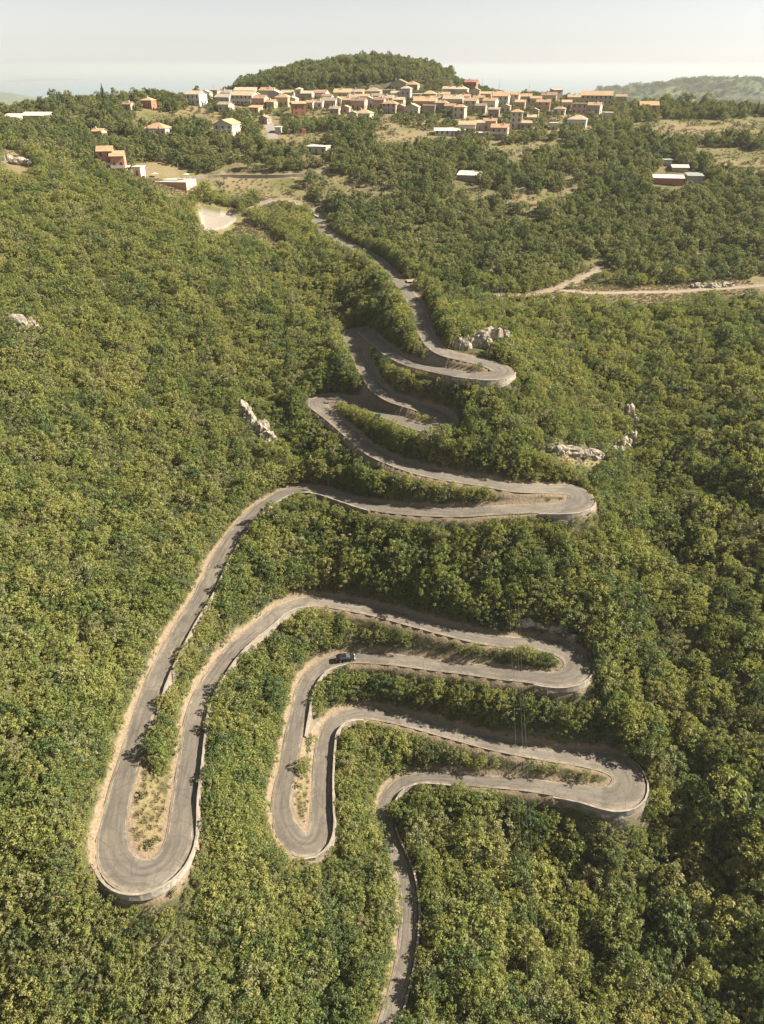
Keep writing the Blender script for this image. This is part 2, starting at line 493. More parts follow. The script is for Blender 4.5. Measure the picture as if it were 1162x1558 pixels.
# ------------------------------------------------------------------ zones, drawn on the photo and carried onto the ground
OPEN = {  # dry grass and bare earth, no trees
 'field_mid': [(312,276),(400,268),(468,268),(470,300),(430,312),(396,300),(360,296),(316,290)],
 'field_left': [(205,172),(300,170),(336,174),(340,186),(300,186),(245,186),(205,190)],
 'field_right': [(960,190),(1010,182),(1100,182),(1162,178),(1300,180),(1300,200),(1100,204),(1010,208)],
 'field_right2': [(1060,222),(1162,230),(1300,225),(1300,258),(1110,256),(1070,238)],
 'strip': [(780,456),(850,446),(905,428),(960,436),(1060,430),(1162,420),(1300,415),(1300,440),(1162,446),(1060,452),(980,462),(880,452)],
 'lot': [(296,306),(320,308),(362,318),(372,332),(345,356),(308,358),(298,336)],
 'lot_edge': [(372,332),(410,352),(440,372),(420,376),(380,356),(350,356)],
 'island_a': [(205,1165),(246,1160),(250,1215),(248,1270),(235,1302),(212,1300),(198,1280),(198,1215)],
 'island_b': [(440,1185),(476,1180),(478,1225),(474,1255),(455,1270),(440,1255),(436,1220)],
 'pool': [(196,250),(235,246),(300,262),(312,290),(270,300),(215,285)],
 'bare_left': [(0,226),(34,230),(58,258),(40,268),(0,256)],
 'bank': [(832,678),(905,686),(932,700),(900,708),(848,702)],
 'v1': [(560,205),(640,196),(700,205),(650,218),(580,222)],
 'v2': [(500,262),(540,268),(560,285),(520,292),(496,280)],
 'v3': [(730,222),(800,220),(860,212),(860,222),(760,232)],
 'v4': [(770,304),(840,290),(880,296),(800,318)],
 'v5': [(396,176),(426,176),(430,206),(520,200),(520,206),(430,216),(398,214)],
}
VILLAGE = [(270,136),(345,138),(590,128),(640,122),(735,118),(760,140),(1000,140),(960,186),(900,200),(830,205),(770,218),(690,214),(640,206),(540,188),(440,200),(330,208),(290,180)]
UPPER = [(-400,100),(1600,60),(1600,428),(1162,420),(950,430),(905,410),(780,442),(700,430),(640,420),(600,390),(560,375),(500,345),(455,312),(400,292),(330,300),(250,292),(190,282),(90,250),(0,215),(-400,200)]
HILL = [(330,138),(420,106),(560,84),(650,94),(735,128),(640,126),(560,142),(430,142)]
_px, _py, _pd = project(np.stack([gx, gy, gz], -1))
DRY = np.zeros_like(gz)
for k, poly in OPEN.items(): DRY = np.maximum(DRY, in_poly(_px, _py, poly).astype(float))
DRY = np.maximum(DRY, 0.46 * in_poly(_px, _py, UPPER))
DRY = np.maximum(DRY, 0.8 * in_poly(_px, _py, VILLAGE))
DRY = np.where((gy > 560), np.minimum(DRY, 0.3), DRY)
DRY = blur(DRY, 2)

# ------------------------------------------------------------------ ground sheet
ny, nx = gx.shape
V = np.stack([gx, gy, gz], -1).reshape(-1, 3)
a = (np.arange(ny - 1)[:, None] * nx + np.arange(nx - 1)[None]).ravel()
Fq = np.stack([a, a + 1, a + nx + 1, a + nx], 1)
me = bpy.data.meshes.new('hillside')
me.vertices.add(len(V)); me.vertices.foreach_set('co', V.astype(np.float32).ravel())
me.loops.add(Fq.size); me.loops.foreach_set('vertex_index', Fq.ravel().astype(np.int32))
me.polygons.add(len(Fq)); me.polygons.foreach_set('loop_start', np.arange(0, Fq.size, 4, dtype=np.int32))
me.update(calc_edges=True); me.validate()
me.polygons.foreach_set('use_smooth', [True] * len(me.polygons))
for nm, arr in (('dry', DRY), ('dirt', DIRT), ('lot', blur(_inl.astype(float), 1)), ('cut', blur(np.clip(1.6 - RDIST / 4.0, 0, 1), 1))):
    at = me.attributes.new(nm, 'FLOAT', 'POINT'); at.data.foreach_set('value', arr.astype(np.float32).ravel())

m, nt, out = newmat('ground_earth')
p = principled(nt, out, 0.95, 0.1)
n1 = noise(nt, 0.35, 6, 0.65); n2 = noise(nt, 0.05, 4, 0.6); n3 = noise(nt, 2.2, 4, 0.6)
floor_c = ramp(nt, n1.outputs[0], [(0.3, (0.040, 0.044, 0.018)), (0.7, (0.086, 0.078, 0.041))]).outputs[0]
grass = ramp(nt, n3.outputs[0], [(0.25, (0.080, 0.072, 0.036)), (0.5, (0.165, 0.130, 0.072)), (0.75, (0.220, 0.174, 0.105))]).outputs[0]
green = ramp(nt, n3.outputs[0], [(0.3, (0.068, 0.076, 0.028)), (0.7, (0.128, 0.120, 0.048))]).outputs[0]
grass = mixc(nt, ramp(nt, n2.outputs[0], [(0.42, (0, 0, 0)), (0.62, (1, 1, 1))]).outputs[0], grass, green)
dryf = mth(nt, 'ADD', attr(nt, 'dry'), mth(nt, 'MULTIPLY', mth(nt, 'SUBTRACT', n1.outputs[0], 0.5), 0.9))
dryf = ramp(nt, dryf, [(0.28, (0, 0, 0)), (0.62, (1, 1, 1))]).outputs[0]
col = mixc(nt, dryf, floor_c, grass)
earth = ramp(nt, n3.outputs[0], [(0.3, (0.120, 0.092, 0.062)), (0.55, (0.172, 0.134, 0.092)), (0.75, (0.220, 0.180, 0.132))]).outputs[0]
dirtf = mth(nt, 'ADD', attr(nt, 'dirt'), mth(nt, 'MULTIPLY', mth(nt, 'SUBTRACT', n1.outputs[0], 0.5), 1.2))
dirtf = ramp(nt, dirtf, [(0.34, (0, 0, 0)), (0.66, (1, 1, 1))]).outputs[0]
col = mixc(nt, dirtf, col, earth)
gravel = ramp(nt, n3.outputs[0], [(0.3, (0.200, 0.175, 0.148)), (0.7, (0.255, 0.226, 0.192))]).outputs[0]
col = mixc(nt, ramp(nt, attr(nt, 'lot'), [(0.35, (0, 0, 0)), (0.6, (1, 1, 1))]).outputs[0], col, gravel)
# bare pale limestone where the ground is very steep (road cuts)
geo = nt.nodes.new('ShaderNodeNewGeometry'); sx = nt.nodes.new('ShaderNodeSeparateXYZ')
nt.links.new(geo.outputs['True Normal'], sx.inputs[0])
st = mth(nt, 'ADD', sx.outputs[2], mth(nt, 'MULTIPLY', mth(nt, 'SUBTRACT', n1.outputs[0], 0.5), 0.35))
rpatch = ramp(nt, n2.outputs[0], [(0.50, (0, 0, 0)), (0.60, (1, 1, 1))]).outputs[0]
rockf = mth(nt, 'MULTIPLY', mth(nt, 'MULTIPLY', ramp(nt, st, [(0.42, (1, 1, 1)), (0.60, (0, 0, 0))]).outputs[0], attr(nt, 'cut')), rpatch)
rock = ramp(nt, n3.outputs[0], [(0.25, (0.080, 0.068, 0.052)), (0.5, (0.152, 0.132, 0.108)), (0.75, (0.224, 0.204, 0.176))]).outputs[0]
col = mixc(nt, rockf, col, rock)
nt.links.new(col, p.inputs['Base Color'])
bump(nt, p, n3.outputs[0], 0.7, 0.25)
M_GROUND = m
hill_o = link('hillside', me, m)
tag(hill_o, 'steep earth and dry grass hillside under the forest', kind='structure')

# ------------------------------------------------------------------ ribbons along a path
def sweep(C, left, right, zl, zr=None, i0=0, i1=None):
    """flat strip between two side offsets (+ = left of travel)"""
    i1 = len(C) if i1 is None else i1
    T = tang(C)[i0:i1]; N = np.stack([-T[:, 1], T[:, 0]], 1)
    Cc = C[i0:i1]; zr = zl if zr is None else zr
    L = np.c_[Cc[:, :2] + N * np.asarray(left)[..., None], Cc[:, 2] + zl]
    R = np.c_[Cc[:, :2] + N * np.asarray(right)[..., None], Cc[:, 2] + zr]
    return L, R

def strip_mesh(name, cols, smooth=False):
    """surface through several parallel polylines"""
    n = len(cols[0]); k = len(cols)
    V = np.stack(cols, 1).reshape(-1, 3)
    fs = []
    for i in range(n - 1):
        for j in range(k - 1):
            a = i * k + j
            fs.append((a, a + 1, a + k + 1, a + k))
    return mesh(name, V, fs, smooth)

def wall_mesh(name, rings):
    """closed cross-section swept along a path: rings[i] is the list of section points at step i"""
    n = len(rings); k = len(rings[0]); V = [p for r in rings for p in r]; fs = []
    for i in range(n - 1):
        for j in range(k):
            a = i * k + j; b = i * k + (j + 1) % k
            fs.append((a, b, b + k, a + k))
    fs.append(tuple(range(k - 1, -1, -1))); fs.append(tuple((n - 1) * k + j for j in range(k)))
    return mesh(name, V, fs)

def uv_along(me, n, k, step):
    uv = me.uv_layers.new(name='UVMap')
    li = np.empty(len(me.loops), np.int32); me.loops.foreach_get('vertex_index', li)
    u = (li % k) / (k - 1); v = (li // k) * step
    uv.data.foreach_set('uv', np.stack([u, v], 1).astype(np.float32).ravel())

m, nt, out = newmat('worn_asphalt')
p = principled(nt, out, 0.85, 0.25)
tc = nt.nodes.new('ShaderNodeTexCoord'); sx = nt.nodes.new('ShaderNodeSeparateXYZ')
nt.links.new(tc.outputs['UV'], sx.inputs[0])
n1 = noise(nt, 0.25, 5, 0.6); n2 = noise(nt, 3.0, 4, 0.7); n3 = noise(nt, 0.06, 3, 0.5)
asph = ramp(nt, n1.outputs[0], [(0.3, (0.081, 0.071, 0.060)), (0.7, (0.115, 0.101, 0.084))]).outputs[0]
# paler polished wheel tracks, old repair patches, dust towards the edges
wt = mth(nt, 'ABSOLUTE', mth(nt, 'SINE', mth(nt, 'MULTIPLY', sx.outputs[0], 4 * math.pi)))
asph = mixc(nt, mth(nt, 'MULTIPLY', wt, 0.22), asph, (0.154, 0.137, 0.112))
patch = ramp(nt, n3.outputs[0], [(0.56, (0, 0, 0)), (0.575, (1, 1, 1))]).outputs[0]
asph = mixc(nt, mth(nt, 'MULTIPLY', patch, 0.5), asph, (0.159, 0.140, 0.115))
ed = mth(nt, 'MULTIPLY', mth(nt, 'ABSOLUTE', mth(nt, 'SUBTRACT', sx.outputs[0], 0.5)), 2.0)
edf = ramp(nt, mth(nt, 'ADD', ed, mth(nt, 'MULTIPLY', mth(nt, 'SUBTRACT', n1.outputs[0], 0.5), 0.5)), [(0.68, (0, 0, 0)), (1.0, (1, 1, 1))]).outputs[0]
asph = mixc(nt, mth(nt, 'MULTIPLY', edf, 0.75), asph, (0.205, 0.163, 0.115))
mp = nt.nodes.new('ShaderNodeMapping'); mp.inputs['Scale'].default_value = (9.0, 0.16, 1.0); nt.links.new(tc.outputs['UV'], mp.inputs[0])
ns = nt.nodes.new('ShaderNodeTexNoise'); ns.inputs['Scale'].default_value = 1.0; ns.inputs['Detail'].default_value = 5; nt.links.new(mp.outputs[0], ns.inputs['Vector'])
asph = mixc(nt, 1.0, asph, ramp(nt, ns.outputs[0], [(0.3, (0.76,0.76,0.77)), (0.5, (1, 1, 1)), (0.72, (1.28, 1.26, 1.22))]).outputs[0], 'MULTIPLY')
vo = nt.nodes.new('ShaderNodeTexVoronoi'); vo.feature = 'DISTANCE_TO_EDGE'; vo.inputs['Scale'].default_value = 0.45
mpw = mixc(nt, 0.35, tc.outputs['Object'], n2.outputs['Color'], 'ADD'); nt.links.new(mpw, vo.inputs['Vector'])
asph = mixc(nt, mth(nt, 'MULTIPLY', ramp(nt, vo.outputs[0], [(0.0, (1, 1, 1)), (0.045, (0, 0, 0))]).outputs[0], 0.45), asph, (0.046, 0.041, 0.037))
asph = mixc(nt, 0.3, asph, n2.outputs[0], 'SOFT_LIGHT')
nt.links.new(asph, p.inputs['Base Color'])
bump(nt, p, n2.outputs[0], 0.25, 0.03)
M_ASPH = m

K = 9
cols = []
for j in range(K):
    t = j / (K - 1)
    off = HL * (1 - t) - HR * t
    L, _ = sweep(RC, off, off, 0.0)
    L[:, 2] += 0.06 * (1 - (2 * t - 1) ** 2)
    cols.append(L)
me = strip_mesh('road', cols, True); uv_along(me, NR, K, STEP)
road = tag(link('road', me, M_ASPH), 'narrow grey asphalt road winding down in hairpin bends', kind='structure')

m, nt, out = newmat('worn_white_paint')
p = principled(nt, out, 0.8)
n1 = noise(nt, 0.5, 6, 0.7)
pc = ramp(nt, n1.outputs[0], [(0.42, (0.09, 0.08, 0.07)), (0.62, (0.28, 0.255, 0.22))]).outputs[0]
nt.links.new(pc, p.inputs['Base Color'])
M_PAINT = m
for sgn, hw in ((1, HL), (-1, HR)):
    L, R = sweep(RC, sgn * (hw - 0.34), sgn * (hw - 0.46), 0.045)
    link('edge_line', strip_mesh('edge_line', [L, R] if sgn > 0 else [R, L]), M_PAINT, road)

M_TRACK = plain('pale_track_dust', (0.20, 0.165, 0.122), 0.95, 0.2, 0.6)
M_OLDROAD = plain('dusty_road_surface', (0.185, 0.165, 0.14), 0.9, 0.15, 0.5)
TL = {'side_track': 'pale dusty side track leaving the road above the bends', 'field_track': 'straw coloured farm track across the dry terrace',
      'upper_road': 'short stretch of road curving through the dry field above the bends', 'village_lane': 'lane along the top of the dry field towards the hotel pool',
      'village_road': 'grey village road climbing between trees to the houses'}
for k, (C, hw) in TRACKS.items():
    cs = []
    nrm = 5
    for j in range(nrm):
        o = hw * (1 - 2 * j / (nrm - 1)); w_ = 1 + 0.18 * (vnoise(np.arange(len(C)) / 4.0, np.full(len(C), j * 1.0), 11) - 0.5) * (j in (0, nrm - 1))
        L, _ = sweep(C, o * w_, o * w_, -0.035 + 0.04 * (1 - abs(2 * j / (nrm - 1) - 1)))
        cs.append(L)
    tag(link(k, strip_mesh(k, cs, True), M_TRACK if 'track' in k else M_OLDROAD), TL[k], kind='structure')

# ------------------------------------------------------------------ sea, far shores, air
m, nt, out = newmat('sea_water')
p = principled(nt, out, 0.25, 0.5)
p.inputs['Base Color'].default_value = (0.05, 0.11, 0.15, 1)
n1 = noise(nt, 0.004, 5, 0.6)
bump(nt, p, n1.outputs[0], 0.3, 8.0)
sea = tag(link('sea', mesh('sea', [(-60000, -3000, 0), (60000, -3000, 0), (60000, 70000, 0), (-60000, 70000, 0)], [(0, 1, 2, 3)]), m), 'pale calm sea far below the hills', kind='structure')

def far_hill(name, sky_px, dist, thick, seed, mat, label, rough=6.0, nu=160, nv=26):
    """wooded ridge: its crest follows the given skyline, its foot stands in the sea"""
    xs = np.array([q[0] for q in sky_px], float); ys = np.array([q[1] for q in sky_px], float)
    u = np.linspace(xs[0], xs[-1], nu); yy = np.interp(u, xs, ys)
    vs = []
    for j in range(nv):
        t = -1 + 2 * j / (nv - 1)
        for i in range(nu):
            cx, cy, cz = depth_pos(u[i], yy[i], dist)
            w_ = math.cos(t * math.pi / 2) ** 1.3
            edge = min(1.0, 6 * min(i, nu - 1 - i) / nu)
            z = cz * w_ * (0.6 + 0.4 * edge)
            X = cx; Y = cy + t * thick
            q = math.sin(math.pi * min(1, abs(t) * 1.4)) if abs(t) < 0.7 else 0.6
            z += q * 0.16 * max(cz, 0) * (float(vnoise(np.array([X / thick * 5.0]), np.array([Y / thick * 5.0]), seed)[0]) - 0.5) * 2 * w_
            z += rough * w_ * (float(vnoise(np.array([X / 22.0]), np.array([Y / 22.0]), seed + 1)[0]) - 0.5)
            vs.append((X, Y, z - 2))
    fs = [(j * nu + i, j * nu + i + 1, (j + 1) * nu + i + 1, (j + 1) * nu + i) for j in range(nv - 1) for i in range(nu - 1)]
    return tag(link(name, mesh(name, vs, fs, True), mat), label, kind='structure')

m, nt, out = newmat('distant_woodland')
p = principled(nt, out, 0.95, 0.1)
n1 = noise(nt, 0.018, 6, 0.7); n2 = noise(nt, 0.004, 4, 0.6)
c = ramp(nt, n1.outputs[0], [(0.35, (0.045, 0.062, 0.028)), (0.6, (0.09, 0.105, 0.045)), (0.75, (0.17, 0.16, 0.08))]).outputs[0]
nt.links.new(c, p.inputs['Base Color'])
bump(nt, p, n1.outputs[0], 1.0, 12.0)
M_FARWOOD = m
right_hill = far_hill('distant_hills', [(800,150),(862,146),(900,142),(930,137),(960,133),(1000,130),(1030,125),(1065,119),(1100,123),(1140,122),(1200,126),(1300,136),(1420,150)], 2300, 620, 21, M_FARWOOD,
         'hazy wooded hills rising beyond the village', 5.0)
far_hill('far_headland', [(-260,128),(-120,134),(-40,138),(0,142),(20,145),(45,151),(66,156),(90,160)], 4600, 900, 31, M_FARWOOD, 'blue grey headland across the water', 8.0, 80, 16)
far_hill('far_island', [(10,128),(40,121),(70,118.5),(100,121),(140,126)], 13500, 1500, 41, M_FARWOOD, 'faint island on the sea horizon', 8.0, 60, 12)

m, nt, out = newmat('haze_air')
vol = nt.nodes.new('ShaderNodeVolumePrincipled')
vol.inputs['Color'].default_value = (0.475, 0.492, 0.505, 1)
vol.inputs['Density'].default_value = 0.00011
vol.inputs['Anisotropy'].default_value = 0.15
nt.links.new(vol.outputs[0], out.inputs['Volume'])
M_HAZE = m
bx = MB().box(-60500, 60500, -3500, 70500, -40, 262)
haze = tag(link('haze', bx.me('haze'), m), 'thin pale sea haze', kind='stuff')
haze.display_type = 'WIRE'

# ------------------------------------------------------------------ trees
FOREST_STOPS = [(0.0, (0.072, 0.112, 0.036)), (0.22, (0.132, 0.170, 0.052)), (0.5, (0.210, 0.230, 0.070)), (0.72, (0.260, 0.258, 0.086)), (0.9, (0.272, 0.258, 0.098)), (1.0, (0.275, 0.245, 0.112))]
GROVE_STOPS = [(0.0, (0.062, 0.090, 0.031)), (0.3, (0.106, 0.137, 0.045)), (0.55, (0.157, 0.175, 0.062)), (0.8, (0.202, 0.202, 0.084)), (1.0, (0.230, 0.218, 0.112))]
M_LEAF = leafmat('broad_leaves', FOREST_STOPS, 0.48)
M_OLIVE = leafmat('grove_leaves', GROVE_STOPS, 0.42)
M_LEAF2 = leafmat('dark_oak_leaves', [(0.0, (0.045, 0.078, 0.030)), (0.5, (0.095, 0.132, 0.046)), (1.0, (0.150, 0.168, 0.066))], 0.4)
M_LEAF3 = leafmat('greyish_olive_leaves', [(0.0, (0.125, 0.145, 0.072)), (0.5, (0.205, 0.212, 0.096)), (1.0, (0.262, 0.240, 0.118))], 0.4)
M_CYP = leafmat('cypress_leaves', [(0.0, (0.018, 0.030, 0.012)), (1.0, (0.045, 0.060, 0.022))], 0.15)
M_BARK = plain('bark', (0.11, 0.085, 0.06), 0.95, 0.3, 4.0)

def leaf_mesh(name, clumps, per, size, seed, up=0.35, core=True):
    """crown made of leaf sprays scattered over many small clumps; clumps = [(x, y, z, r)]"""
    g = np.random.default_rng(seed)
    V = []; Fc = []; var = []
    for (cx, cy, cz, r) in clumps:
        cv = g.random()
        n = max(8, int(per * (r ** 2)))
        d = g.normal(size=(n, 3)); d[:, 2] += up; d /= np.linalg.norm(d, axis=1, keepdims=True)
        rad = r * (0.55 + 0.45 * g.random(n) ** 0.5) * np.where(g.random(n) < .12, 1.18, 1.0)
        pos = np.array((cx, cy, cz)) + d * rad[:, None] * np.array((1, 1, 0.85))
        nr = d + g.normal(size=(n, 3)) * 0.36; nr /= np.linalg.norm(nr, axis=1, keepdims=True)
        t = np.cross(nr, g.normal(size=(n, 3))); t /= np.maximum(np.linalg.norm(t, axis=1, keepdims=True), 1e-6)
        b = np.cross(nr, t)
        s = size * (0.6 + 0.8 * g.random(n))
        for k in range(n):
            i = len(V); a = t[k] * s[k]; c = b[k] * s[k] * 0.62; bend = nr[k] * s[k] * 0.22
            V += [pos[k] - a - bend, pos[k] - c, pos[k] + a - bend, pos[k] + c]
            Fc.append((i, i + 1, i + 2, i + 3))
            var += [min(1, max(0, cv * 0.7 + 0.3 * g.random()))]
    me = mesh(name, V, Fc)
    at = me.attributes.new('leafvar', 'FLOAT', 'FACE'); at.data.foreach_set('value', np.array(var, np.float32))
    return me

def dome_clumps(seed, R, Hc, n, rc=(0.26, 0.42), base=0.9, lop=0.25):
    g = np.random.default_rng(seed); out = []
    sq = 1 + lop * (g.random(2) - 0.5)
    off = g.random(8) * 6.28
    while len(out) < n:
        a = g.random() * 2 * math.pi; h = g.random() ** 0.75
        prof = math.sqrt(max(0.0, 1 - (h * 1.02 - 0.25) ** 2 / 0.62)) if h > 0.25 else 0.72 + h
        lob = 1 + 0.22 * math.sin(2 * a + off[0]) + 0.15 * math.sin(3 * a + off[1] + h * 3)
        rr = R * prof * lob * (0.35 + 0.55 * g.random() ** 0.45)
        r = R * (rc[0] + (rc[1] - rc[0]) * g.random()) * (1.0 - 0.25 * h)
        out.append((rr * math.cos(a) * sq[0], rr * math.sin(a) * sq[1], base + h * (Hc - base) - r * 0.5, r))
    return out

def trunk_mesh(seed, h, r, spread, nl=4):
    g = np.random.default_rng(seed); b = MB()
    p0 = Vector((0, 0, -0.9)); p1 = Vector((g.normal() * .08, g.normal() * .08, h * 0.45))
    b.tube(p0, p1, r * 1.25, r * 0.8, 7)
    for k in range(nl):
        a = 2 * math.pi * (k + g.random() * .6) / nl
        p2 = p1 + Vector((math.cos(a) * spread * .5, math.sin(a) * spread * .5, h * 0.22))
        p3 = p2 + Vector((math.cos(a) * spread * .45, math.sin(a) * spread * .45, h * 0.24))
        b.tube(p1 - Vector((0, 0, .1)), p2, r * 0.55, r * 0.36, 5); b.tube(p2, p3, r * 0.36, r * 0.12, 5)
    me = b.me('trunk'); me.materials.append(M_BARK)
    return me

NV = 7
F_CROWN = []; F_TRUNK = []; G_CROWN = []; G_TRUNK = []
for k in range(NV):   # unit: radius about 2 m, height about 4.4 m
    hh = 4.0 + 0.9 * ((k * 37) % 7) / 6
    cm = leaf_mesh('crown', dome_clumps(100 + k, 2.1, hh, 46 + (k % 3) * 5, (0.15, 0.27), 0.7, 0.4), 120, 0.14, 200 + k)
    cm.materials.append(M_LEAF2 if k == 5 else M_LEAF3 if k == 6 else M_LEAF); F_CROWN.append(cm); F_TRUNK.append(trunk_mesh(300 + k, hh * 0.85, 0.13, 1.5))
for k in range(5):    # unit: radius about 3.2 m, height about 5.6 m
    hh = 5.2 + 0.3 * k
    cm = leaf_mesh('crown', dome_clumps(400 + k, 3.1, hh, 34 + 2 * k, (0.2, 0.34), 1.2, 0.3), 62, 0.23, 500 + k)
    cm.materials.append(M_OLIVE); G_CROWN.append(cm); G_TRUNK.append(trunk_mesh(600 + k, hh * 0.8, 0.24, 2.3, 5))

def rnd_pts(x0, x1, y0, y1, cell, seed):
    g = np.random.default_rng(seed)
    xs = np.arange(x0, x1, cell); ys = np.arange(y0, y1, cell * 0.92)
    X, Y = np.meshgrid(xs, ys); X = X + (np.arange(len(ys)) % 2)[:, None] * cell * 0.5
    X = X + (g.random(X.shape) - 0.5) * cell * 0.85; Y = Y + (g.random(X.shape) - 0.5) * cell * 0.85
    return X.ravel(), Y.ravel()

ROCKS = []      # (x, y, r) kept free of trees; filled before planting
HOUSES_XY = []  # (x, y, r)

# ------------------------------------------------------------------ parapets, retaining walls, rock
M_STONE = plain('dry_stone', (0.165, 0.145, 0.115), 0.95, 0.4, 1.3)
M_COPING = plain('lime_washed_coping', (0.21, 0.187, 0.155), 0.9, 0.35, 0.6)
M_CONC = plain('stained_concrete', (0.15, 0.14, 0.125), 0.92, 0.35, 0.5)
M_PALESTONE = plain('pale_stone_blocks', (0.20, 0.18, 0.15), 0.92, 0.45, 1.4)

def road_side(i, side, off):
    hw = HL[i] if side > 0 else HR[i]
    n = RN[i] * side
    return RC[i, 0] + n[0] * (hw + off), RC[i, 1] + n[1] * (hw + off), RC[i, 2]

def parapet(a, b, side, h, skirt, label, mat=M_STONE, cop=M_COPING, name='parapet_wall', batter=0.25):
    i0, i1 = kidx(*a), kidx(*b)
    idx = list(range(i0, i1 + 1))
    base = Vector(road_side(idx[len(idx) // 2], side, 0.5))
    rings = []; crings = []
    g = random.Random(i0)
    for i in idx:
        hh = h + 0.10 * (g.random() - 0.5)
        tp = min(1.0, 0.25 + 0.12 * min(i - i0, i1 - i) * STEP)          # the ends run out low
        hh *= tp; sk = skirt * tp
        jt = 0.07 * (g.random() - 0.5); x0, y0, z = road_side(i, side, 0.30 + jt); x1, y1, _ = road_side(i, side, 0.56 + jt); x2, y2, _ = road_side(i, side, 0.56 + batter * sk)
        zt = z + hh
        rings.append([Vector((x0, y0, z - 0.4)) - base, Vector((x0, y0, zt)) - base, Vector((x1, y1, zt)) - base, Vector((x2, y2, z - sk)) - base])
        c0 = road_side(i, side, 0.26 + jt); c1 = road_side(i, side, 0.60 + jt)
        crings.append([Vector((c0[0], c0[1], zt + 0.003)) - base, Vector((c0[0], c0[1], zt + 0.09)) - base, Vector((c1[0], c1[1], zt + 0.09)) - base, Vector((c1[0], c1[1], zt + 0.003)) - base])
    r = empty(name, base); tag(r, label, 'wall')
    link('wall', wall_mesh('wall', rings), mat, r)
    link('coping', wall_mesh('coping', crings), cop, r)
    return r

parapet((569,770), (218,1086), 1, 0.62, 1.8, 'long stone parapet on the valley side of the straight climbing out of the big hairpin')
parapet((271,1276), (474,914), -1, 0.72, 1.8, 'long stone parapet on the outer side of the leg leading away from the big U-shaped hairpin')
parapet((178,1302), (271,1276), -1, 0.50, 0.6, 'curved pale stone wall round the tip of the big U-shaped hairpin', M_PALESTONE, M_COPING, 'retaining_wall', 0.5)
parapet((524,1001), (446,1123), 1, 0.62, 1.4, 'short stone parapet below the bend where the black car drives')
parapet((467,1285), (550,1084), -1, 0.95, 2.2, 'tall stone parapet on the outer side of the middle hairpin')
parapet((689,1184), (588,1558), 1, 0.70, 1.8, 'stone parapet following the lowest stretch of road into the trees')
parapet((854,991), (813,1029), 1, 0.35, 0.9, 'low pale block wall holding the hairpin just right of the black car', M_PALESTONE, M_COPING, 'retaining_wall')
parapet((937,1172), (839,1199), 1, 0.28, 1.0, 'grey concrete retaining wall under the lowest wide hairpin', M_CONC, M_COPING, 'retaining_wall', 0.12)
parapet((762,566), (697,568), 1, 0.32, 2.6, 'white stone retaining wall under the topmost hairpin', M_PALESTONE, M_COPING, 'retaining_wall', 0.4)
parapet((879,761), (818,773), 1, 0.30, 1.3, 'pale stone retaining wall under the long pointed hairpin below the crags', M_PALESTONE, M_COPING, 'retaining_wall')

m, nt, out = newmat('limestone')
p = principled(nt, out, 0.92, 0.2)
n1 = noise(nt, 0.9, 7, 0.7); n2 = noise(nt, 5.0, 4, 0.7)
c = ramp(nt, n1.outputs[0], [(0.34, (0.09, 0.076, 0.055)), (0.45, (0.20, 0.172, 0.132)), (0.6, (0.32, 0.285, 0.23)), (0.8, (0.23, 0.18, 0.12))]).outputs[0]
nt.links.new(c, p.inputs['Base Color']); bump(nt, p, n2.outputs[0], 0.8, 0.15)
M_ROCK = m

def rock_mesh(name, lumps, seed):
    """one fused crag of several faceted lumps: (x, y, z, rx, ry, rz)"""
    g = random.Random(seed); bm = bmesh.new()
    for (x, y, z, rx, ry, rz) in lumps:
        r = bmesh.ops.create_icosphere(bm, subdivisions=3 if rx > 1.5 else 2, radius=1.0)
        planes = [(Vector((g.gauss(0, 1), g.gauss(0, 1), g.gauss(0, 1))).normalized(), 0.62 + 0.3 * g.random()) for _ in range(16)]
        for v in r['verts']:
            d = v.co.normalized(); k = 1.0
            for n_, o_ in planes:
                q = d.dot(n_)
                if q > 0.05: k = min(k, o_ / q)
            k *= 0.86 + 0.28 * g.random()
            v.co = Vector((x + d.x * k * rx, y + d.y * k * ry, z + d.z * k * rz))
    me = bpy.data.meshes.new(name); bm.to_mesh(me); bm.free(); me.materials.append(M_ROCK)
    return me

def crag(pxs, sizes, label, seed, keepout=1.0):
    G = [ground(*q)[0] for q in pxs]
    b = Vector(G[0])
    lumps = []
    gr = random.Random(seed)
    for k, (gpt, (rx, ry, rz)) in enumerate(zip(G, sizes)):
        rx *= 1.35; ry *= 1.3; rz *= 1.6
        q = Vector(gpt) - b
        lumps.append((q.x, q.y, q.z + rz * 0.1, rx, ry, rz))
        for _ in range(7): lumps.append((q.x + gr.uniform(-.9, .9) * rx, q.y + gr.uniform(-.7, .5) * ry, q.z + gr.uniform(-.5, .5) * rz, rx * gr.uniform(.22, .45), ry * gr.uniform(.3, .5), rz * gr.uniform(.35, .75)))
        if k:
            q0 = Vector(G[k - 1]) - b; n_ = max(2, int((q - q0).length / 1.4))
            for j in range(1, n_):
                c = q0.lerp(q, j / n_); lumps.append((c.x, c.y, c.z - rz * .15 + gr.uniform(-.2, .3), max(1.1, rx * .6), ry * .7, rz * gr.uniform(.6, .9)))
        ROCKS.append((gpt[0], gpt[1], max(rx, ry) * 0.62 * keepout))
        ROCKS.append((gpt[0] * 0.98, gpt[1] - ry - 1.3, max(1.6, rx * 0.9)))
    o = link('limestone_crag', rock_mesh('limestone_crag', lumps, seed), None, None, b)
    tag(o, label, 'rock')
    return o
crag([(372,632),(382,645),(395,658),(410,676)], [(2.0,1.6,2.6),(1.6,1.4,2.2),(2.2,1.6,2.6),(1.8,1.5,2.4)], 'tall white crag breaking through the trees on the sunny slope', 1)
crag([(30,500),(46,504)], [(3.0,1.6,2.2),(2.2,1.3,1.6)], 'small white rock in the treetops high on the sunny slope', 2)
